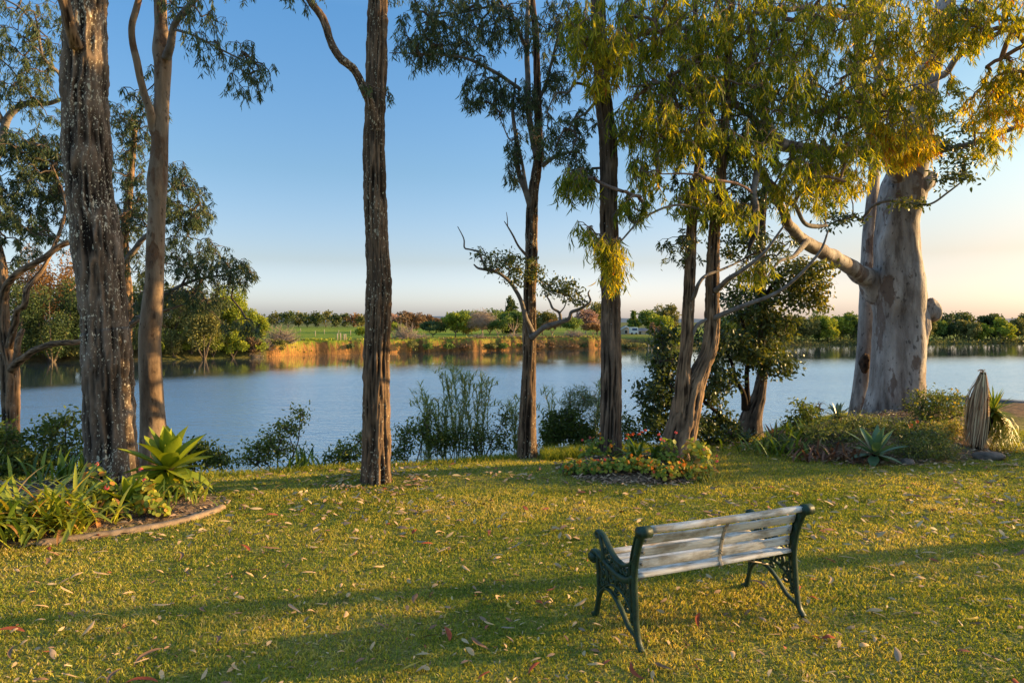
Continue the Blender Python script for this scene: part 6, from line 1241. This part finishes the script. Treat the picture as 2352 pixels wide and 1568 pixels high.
t = Tree('bare_twiggy_shrub', 'leafless twiggy shrub left of the pale second trunk', 'shrub', gb(1900, 985, 12.4)); P = catmull(np.array([gb(1900, 985, 12.4), at(1895, 955, 12.4), at(1885, 940, 12.4)]), 8); t.sk.append(P); t.skr.append(np.full(8, .006))
t.crown([(1885, 935, 12.3, 26, 22, .25, 50)], None, LF_SHRUB, BK_TWIG, 1, .03, 0, .02, .006, .4, seed=98, rt=.0025, seglen=.1)
# yucca with its dead skirt
yb = on_bed(2240, 1035, 10.55); t = thing('yucca', 'yucca with a tall cone-shaped skirt of dead grey fronds and a green head', 'yucca', yb)
apex = at(2258, 856, 10.6); mb = MB(); r_ = np.random.default_rng(7)
for k in range(230):
    a = r_.uniform(0, 6.283); q = r_.uniform(.4, 1) ** .6; e = at(2238, 1028, 10.55) + np.array([math.cos(a) * .165 * q, math.sin(a) * .165 * q, r_.uniform(-.02, .10) if r_.uniform() < .7 else r_.uniform(.1, .6)]); s0 = apex + np.array([math.cos(a) * .035, math.sin(a) * .035, r_.uniform(-.10, .03)])
    m_ = .5 * (s0 + e) + np.array([math.cos(a), math.sin(a), 0]) * .03 + r_.normal(0, .022, 3)
    ribbon(mb, catmull(np.array([s0, m_, e]), 8), .009 * np.array([.6, .9, 1, 1, 1, .9, .7, .2]), (math.cos(a), math.sin(a), .2), .3, float(np.clip(r_.normal(.45, .22), 0, 1)))
for k in range(5):
    a = r_.uniform(0, 6.28); ribbon(mb, catmull(np.array([apex, apex + np.array([math.cos(a) * .04, 0, .05]), apex + np.array([math.cos(a) * .10, .02, .03])]), 6), .006, (0, -1, 0), .3, .3)
ribbon(mb, catmull(np.array([apex, at(2232, 890, 10.5), at(2218, 912, 10.45)]), 6), .006, (0, -1, 0), .3, .15)
mb.build('dead_skirt', DEAD, t)
mb = MB(); hd = at(2282, 945, 10.65); 
tube(mb, [yb - np.array([0, 0, .1]), .5 * (yb + hd) + np.array([.03, 0, 0]), hd], [.06, .05, .05], 10); tube(mb, [yb, apex], [.06, .045], 10); mb.build('stem', BK_BROWN, t)
mb = MB()
for k in range(90):
    az = r_.uniform(0, 6.283); e0 = R(r_.uniform(-15, 85)); P = blade_path(hd, az, e0, e0 - R(r_.uniform(0, 25)), .40 * r_.uniform(.7, 1.1), 7); ribbon(mb, P, .015 * np.array([.8, 1, 1, .95, .8, .5, .03]), (0, 0, 1) if e0 < 1.2 else (-math.cos(az), -math.sin(az), .3), .35, float(np.clip(r_.normal(.42, .15), 0, 1)))
mb.build('green_head', YUC, t)
mb = MB()
for k in range(130):
    az = r_.uniform(0, 6.283); s0 = hd + r_.normal(0, .04, 3); e = at(2300 + r_.normal(0, 20), 1030 + r_.uniform(-30, 14), 10.5 + r_.normal(0, .12)); m_ = s0 * .5 + e * .5 + np.array([.06 + r_.normal(0, .05), r_.normal(0, .06), .08])
    ribbon(mb, catmull(np.array([s0, m_, e]), 8), .012 * np.array([.7, 1, 1, 1, 1, .9, .7, .1]), (.6, -.8, .2), .3, float(np.clip(r_.normal(.8, .14), 0, 1)))
mb.build('hanging_leaves', YUC, t)
straps('lily_clump', 'golden sunlit strap leaves at the right foot of the yucca', 'lily', on_bed(2320, 1030, 10.6), 70, .36, .022, YUC, 99, .13, (80, 20), (-75, -20), .85)
# rock, edging, jetty
def rock(label, c, sx, sy, sz, seed, mat, rz=0):
    n, k = 20, 30; u = np.linspace(0, np.pi, n); a = np.linspace(0, 2 * np.pi, k, endpoint=False)
    D = np.stack([np.outer(np.sin(u), np.cos(a)), np.outer(np.sin(u), np.sin(a)), np.outer(np.cos(u), np.ones(k))], -1).reshape(-1, 3)
    V = D * (1 + .25 * fbm(D * 1.3, seed, 4) + .10 * np.abs(vnoise(D * 3, seed)))[:, None] * np.array([sx, sy, sz]); c_, s_ = math.cos(rz), math.sin(rz); V = V @ np.array([[c_, s_, 0], [-s_, c_, 0], [0, 0, 1]]) + c
    i = np.arange(n - 1)[:, None] * k; j = np.arange(k)[None, :]; mb = MB(); mb.add(V, None, np.stack([i + j, i + k + j, i + k + (j + 1) % k, i + (j + 1) % k], -1).reshape(-1, 4))
    return tag(mb.build('rock', mat, loc=c), label, 'rock')
M_ROCK = noisy_mat('weathered_rock', (.07, .06, .055), (.22, .165, .13), 7, .9, .1, .8, .03)
rock('long low grey rock at the front right edge of the right bed', on_bed(2272, 1052, 9.95) + np.array([0, 0, .04]), .20, .10, .075, 3, M_ROCK, -.25)
rock('small round rock half buried in mulch right of the green agave', on_bed(2085, 1066, 9.62) + np.array([0, 0, .02]), .09, .07, .06, 5, M_ROCK)
mb = MB(); e_ = catmull(np.array([(-4.25, 6.10, 0), (-3.66, 6.46, 0), (-3.32, 6.80, 0), (-3.14, 7.12, 0), (-3.11, 7.32, 0)]), 40); e_[:, 2] = [gz(a, b) + .035 for a, b in e_[:, :2]]
T_, N_, B_ = frames(e_); lat = unit(np.stack([-T_[:, 1], T_[:, 0], 0 * T_[:, 0]], 1)); wob = .012 * fbm(e_ * 4, 3, 3)[:, None]
prof = [(-.045, -.07), (-.045, .0), (-.03, .012), (.03, .012), (.045, .0), (.045, -.07)]
V = np.stack([e_ + lat * (a + wob) + np.array([0, 0, 1]) * (b + wob) for a, b in prof], 1); k = 6; n = len(e_); i = np.arange(n - 1)[:, None] * k; j = np.arange(k)[None, :]
mb.add(np.concatenate([V.reshape(-1, 3), e_[:1], e_[-1:]]), np.concatenate([np.array([[n * k, q, (q + 1) % k] for q in range(k)]), np.array([[n * k + 1, (n - 1) * k + (q + 1) % k, (n - 1) * k + q] for q in range(k)])]), np.stack([i + j, i + k + j, i + k + (j + 1) % k, i + (j + 1) % k], -1).reshape(-1, 4))
tag(mb.build('garden_edging', noisy_mat('pale_edging_timber', (.17, .12, .08), (.36, .26, .17), 9, .9, .1, .6, .02), loc=e_[0]), 'curved pale timber edging round the front of the left garden bed', 'garden edging')
M_BEAM = noisy_mat('dark_wet_timber', (.05, .055, .06), (.12, .12, .125), 3, .7, .3, .5, .03, (.2, 1, 1))
def beam(name, label, a, b, wid, hgt):
    a = np.array(a); b = np.array(b); d_ = b - a; L = np.linalg.norm(d_); ang = math.atan2(d_[1], d_[0]); c_, s_ = math.cos(ang), math.sin(ang); mb = MB(); box(mb, .5 * (a + b), L, wid, hgt, [[c_, -s_, 0], [s_, c_, 0], [0, 0, 1]])
    return tag(mb.build(name, M_BEAM, loc=.5 * (a + b), smooth=False), label, 'pontoon beam')
beam('pontoon_beam', 'long dark beam floating low on the water at the right edge', at(2140, 912, 49)[:2].tolist() + [WATER + .08], at(2480, 940, 43)[:2].tolist() + [WATER + .08], .9, .45)
beam('pontoon_beam', 'short dark beam lying on the water behind the yellow-flowered bush', at(2120, 944, 41)[:2].tolist() + [WATER + .06], at(2290, 958, 37)[:2].tolist() + [WATER + .06], .7, .34)
# ================================================================= growth on the near bank
def bb(px, d): x = (px - CX) * d / FPX; return np.array([x, d, gz(x, d)])
shrub('bank_shrub', 'dense dark shrub at the lower left edge beside the forked tree', 'shrub', bb(15, 9.6), [(10, 1010, 9.6, 50, 46, .4, 50), (20, 1070, 9.4, 60, 40, .4, 60), (60, 1050, 9.5, 40, 40, .3, 26)], LF_SHRUB, 20, .07, .03, 110, vm=.34)
shrub('bank_shrub', 'airy shrub between the forked tree and the lichened trunk, water showing through', 'shrub', bb(130, 10.0), [(120, 1000, 10, 60, 44, .4, 46), (150, 965, 10, 40, 28, .3, 22), (170, 1040, 9.9, 40, 46, .4, 30), (110, 1065, 9.8, 60, 34, .4, 46)], LF_SHRUB, 16, .065, .03, 111, vm=.42)
shrub('bank_shrub', 'rounded green shrub just right of the large agave', 'shrub', bb(455, 9.9), [(455, 1035, 9.9, 34, 24, .3, 50), (500, 1055, 9.9, 34, 18, .3, 36), (430, 1060, 9.8, 26, 24, .2, 24)], LF_SHRUB, 18, .06, .026, 112, vm=.36)
shrub('bank_shrub', 'slender see-through shrub leaning up to the right over the water', 'shrub', bb(640, 10.4), [(690, 950, 10.4, 14, 22, .15, 16), (660, 985, 10.4, 26, 24, .2, 34), (620, 1010, 10.4, 34, 24, .25, 38), (590, 1030, 10.3, 28, 16, .25, 22), (640, 1035, 10.3, 60, 18, .3, 40), (575, 1055, 10.3, 40, 14, .3, 26)], LF_SHRUB, 11, .055, .024, 113, vm=.52, stems=6)
straps('flax_tuft', 'dark spiky flax tuft at the brink left of the lone trunk', 'flax', bb(690, 9.95), 60, .36, .028, STRAP, 114, .16, (85, 45), (-45, -5), .15)
shrub('bank_shrub', 'small shrub touching the left side of the lone centre trunk', 'shrub', bb(800, 10.3), [(800, 1035, 10.3, 36, 22, .3, 44), (770, 1050, 10.2, 30, 12, .2, 20), (830, 1010, 10.3, 14, 20, .2, 12)], LF_SHRUB, 14, .055, .024, 115, vm=.42)
shrub('bank_shrub', 'leafy shrub right of the lone centre trunk, below the canes', 'shrub', bb(940, 10.9), [(930, 1000, 10.9, 30, 34, .3, 34), (975, 985, 11, 34, 40, .3, 36), (1010, 1010, 11, 40, 34, .3, 34), (910, 1040, 10.7, 24, 16, .2, 16)], LF_SHRUB, 15, .06, .026, 116, vm=.36)
shrub('bank_shrub', 'dark twiggy shrub under the canes left of the thin tree', 'shrub', bb(1100, 11.1), [(1090, 1010, 11.1, 60, 32, .3, 50), (1150, 1005, 11.2, 36, 34, .3, 34), (1160, 960, 11.2, 22, 26, .2, 18)], LF_SHRUB, 14, .055, .022, 117, vm=.32)
shrub('bank_shrub', 'dense dark shrub between the thin tree and the straight trunk', 'shrub', bb(1300, 11.8), [(1300, 970, 11.8, 50, 34, .4, 110), (1340, 1000, 11.7, 40, 26, .35, 60), (1270, 1000, 11.7, 30, 26, .3, 40)], LF_SHRUB, 20, .07, .028, 118, vm=.2)
shrub('feathery_shrub', 'soft feathery grey-green shrub behind the dense dark one', 'shrub', bb(1345, 12.3), [(1340, 915, 12.2, 44, 32, .35, 70), (1375, 950, 12.1, 24, 46, .3, 40), (1310, 925, 12.2, 24, 24, .3, 26)], LF_WEEP, 26, .07, .008, 119, vm=.5)
shrub('bank_shrub', 'straggly shrub right of the straight trunk above the flowers', 'shrub', bb(1455, 11.4), [(1455, 1000, 11.4, 40, 26, .3, 44), (1440, 965, 11.4, 16, 26, .2, 12)], LF_SHRUB, 12, .06, .026, 120, vm=.4)
shrub('bank_shrub', 'low shrub on the brink right of the twin trunks', 'shrub', bb(1640, 11.7), [(1640, 1005, 11.7, 50, 18, .3, 44), (1690, 1000, 11.8, 40, 14, .3, 26)], LF_SHRUB, 13, .055, .024, 121, vm=.5)
def canes(label, px, top, d, n, wpx, seed):
    r_ = np.random.default_rng(seed); b = bb(px, d); root = thing('cane_clump', label, 'canes', b); ms, ml = MB(), MB()
    for k in range(n):
        c = b + np.array([r_.normal(0, wpx * d / FPX * .35), r_.normal(0, .12), -.1]); tp = at(px + r_.normal(0, wpx * .8), top + abs(r_.normal(0, 30)) * (k > 0), d + r_.normal(0, .1)); P = catmull(np.array([c, .55 * tp + .45 * c + r_.normal(0, .05, 3), tp, tp + np.array([r_.normal(0, .14), r_.normal(0, .05), r_.uniform(-.02, .10)])]), 26)
        tube(ms, P, np.linspace(.010, .003, 26), 5)
        T = unit(np.gradient(P, axis=0)); H = tp[2] - c[2]
        for q in range(8, 26):
            for s in range(3):
                az = r_.uniform(0, 6.283); l = .30 * r_.uniform(.6, 1.1) * (1 - .35 * q / 26); e0 = R(r_.uniform(35, 70)); BP = blade_path(P[q], az, e0, e0 - R(r_.uniform(40, 120)), l, 5)
                ribbon(ml, BP, .0085 * np.array([.7, 1, .9, .6, .05]), (0, 0, 1), .2, float(np.clip(r_.normal(.5, .2), 0, 1)))
    ms.build('stems', M_STEM, root); ml.build('leaves', LF_REED, root); return root
canes('tallest clump of feathery-topped canes in the middle of the bank growth', 1053, 852, 11.4, 12, 30, 130)
canes('slim clump of canes left of the tallest clump', 975, 895, 11.3, 6, 14, 131)
canes('clump of yellowish drooping canes right of the tallest clump', 1108, 868, 11.3, 10, 34, 132)
canes('short canes on the left side of the thin tree', 1190, 925, 11.6, 6, 18, 133)
canes('thin canes on the right side of the thin tree', 1262, 905, 11.9, 4, 20, 134)
canes('low canes between the two tall clumps', 1025, 925, 11.2, 10, 46, 135)
canes('few thin canes against the left side of the straight trunk', 1366, 880, 12.0, 2, 10, 136)
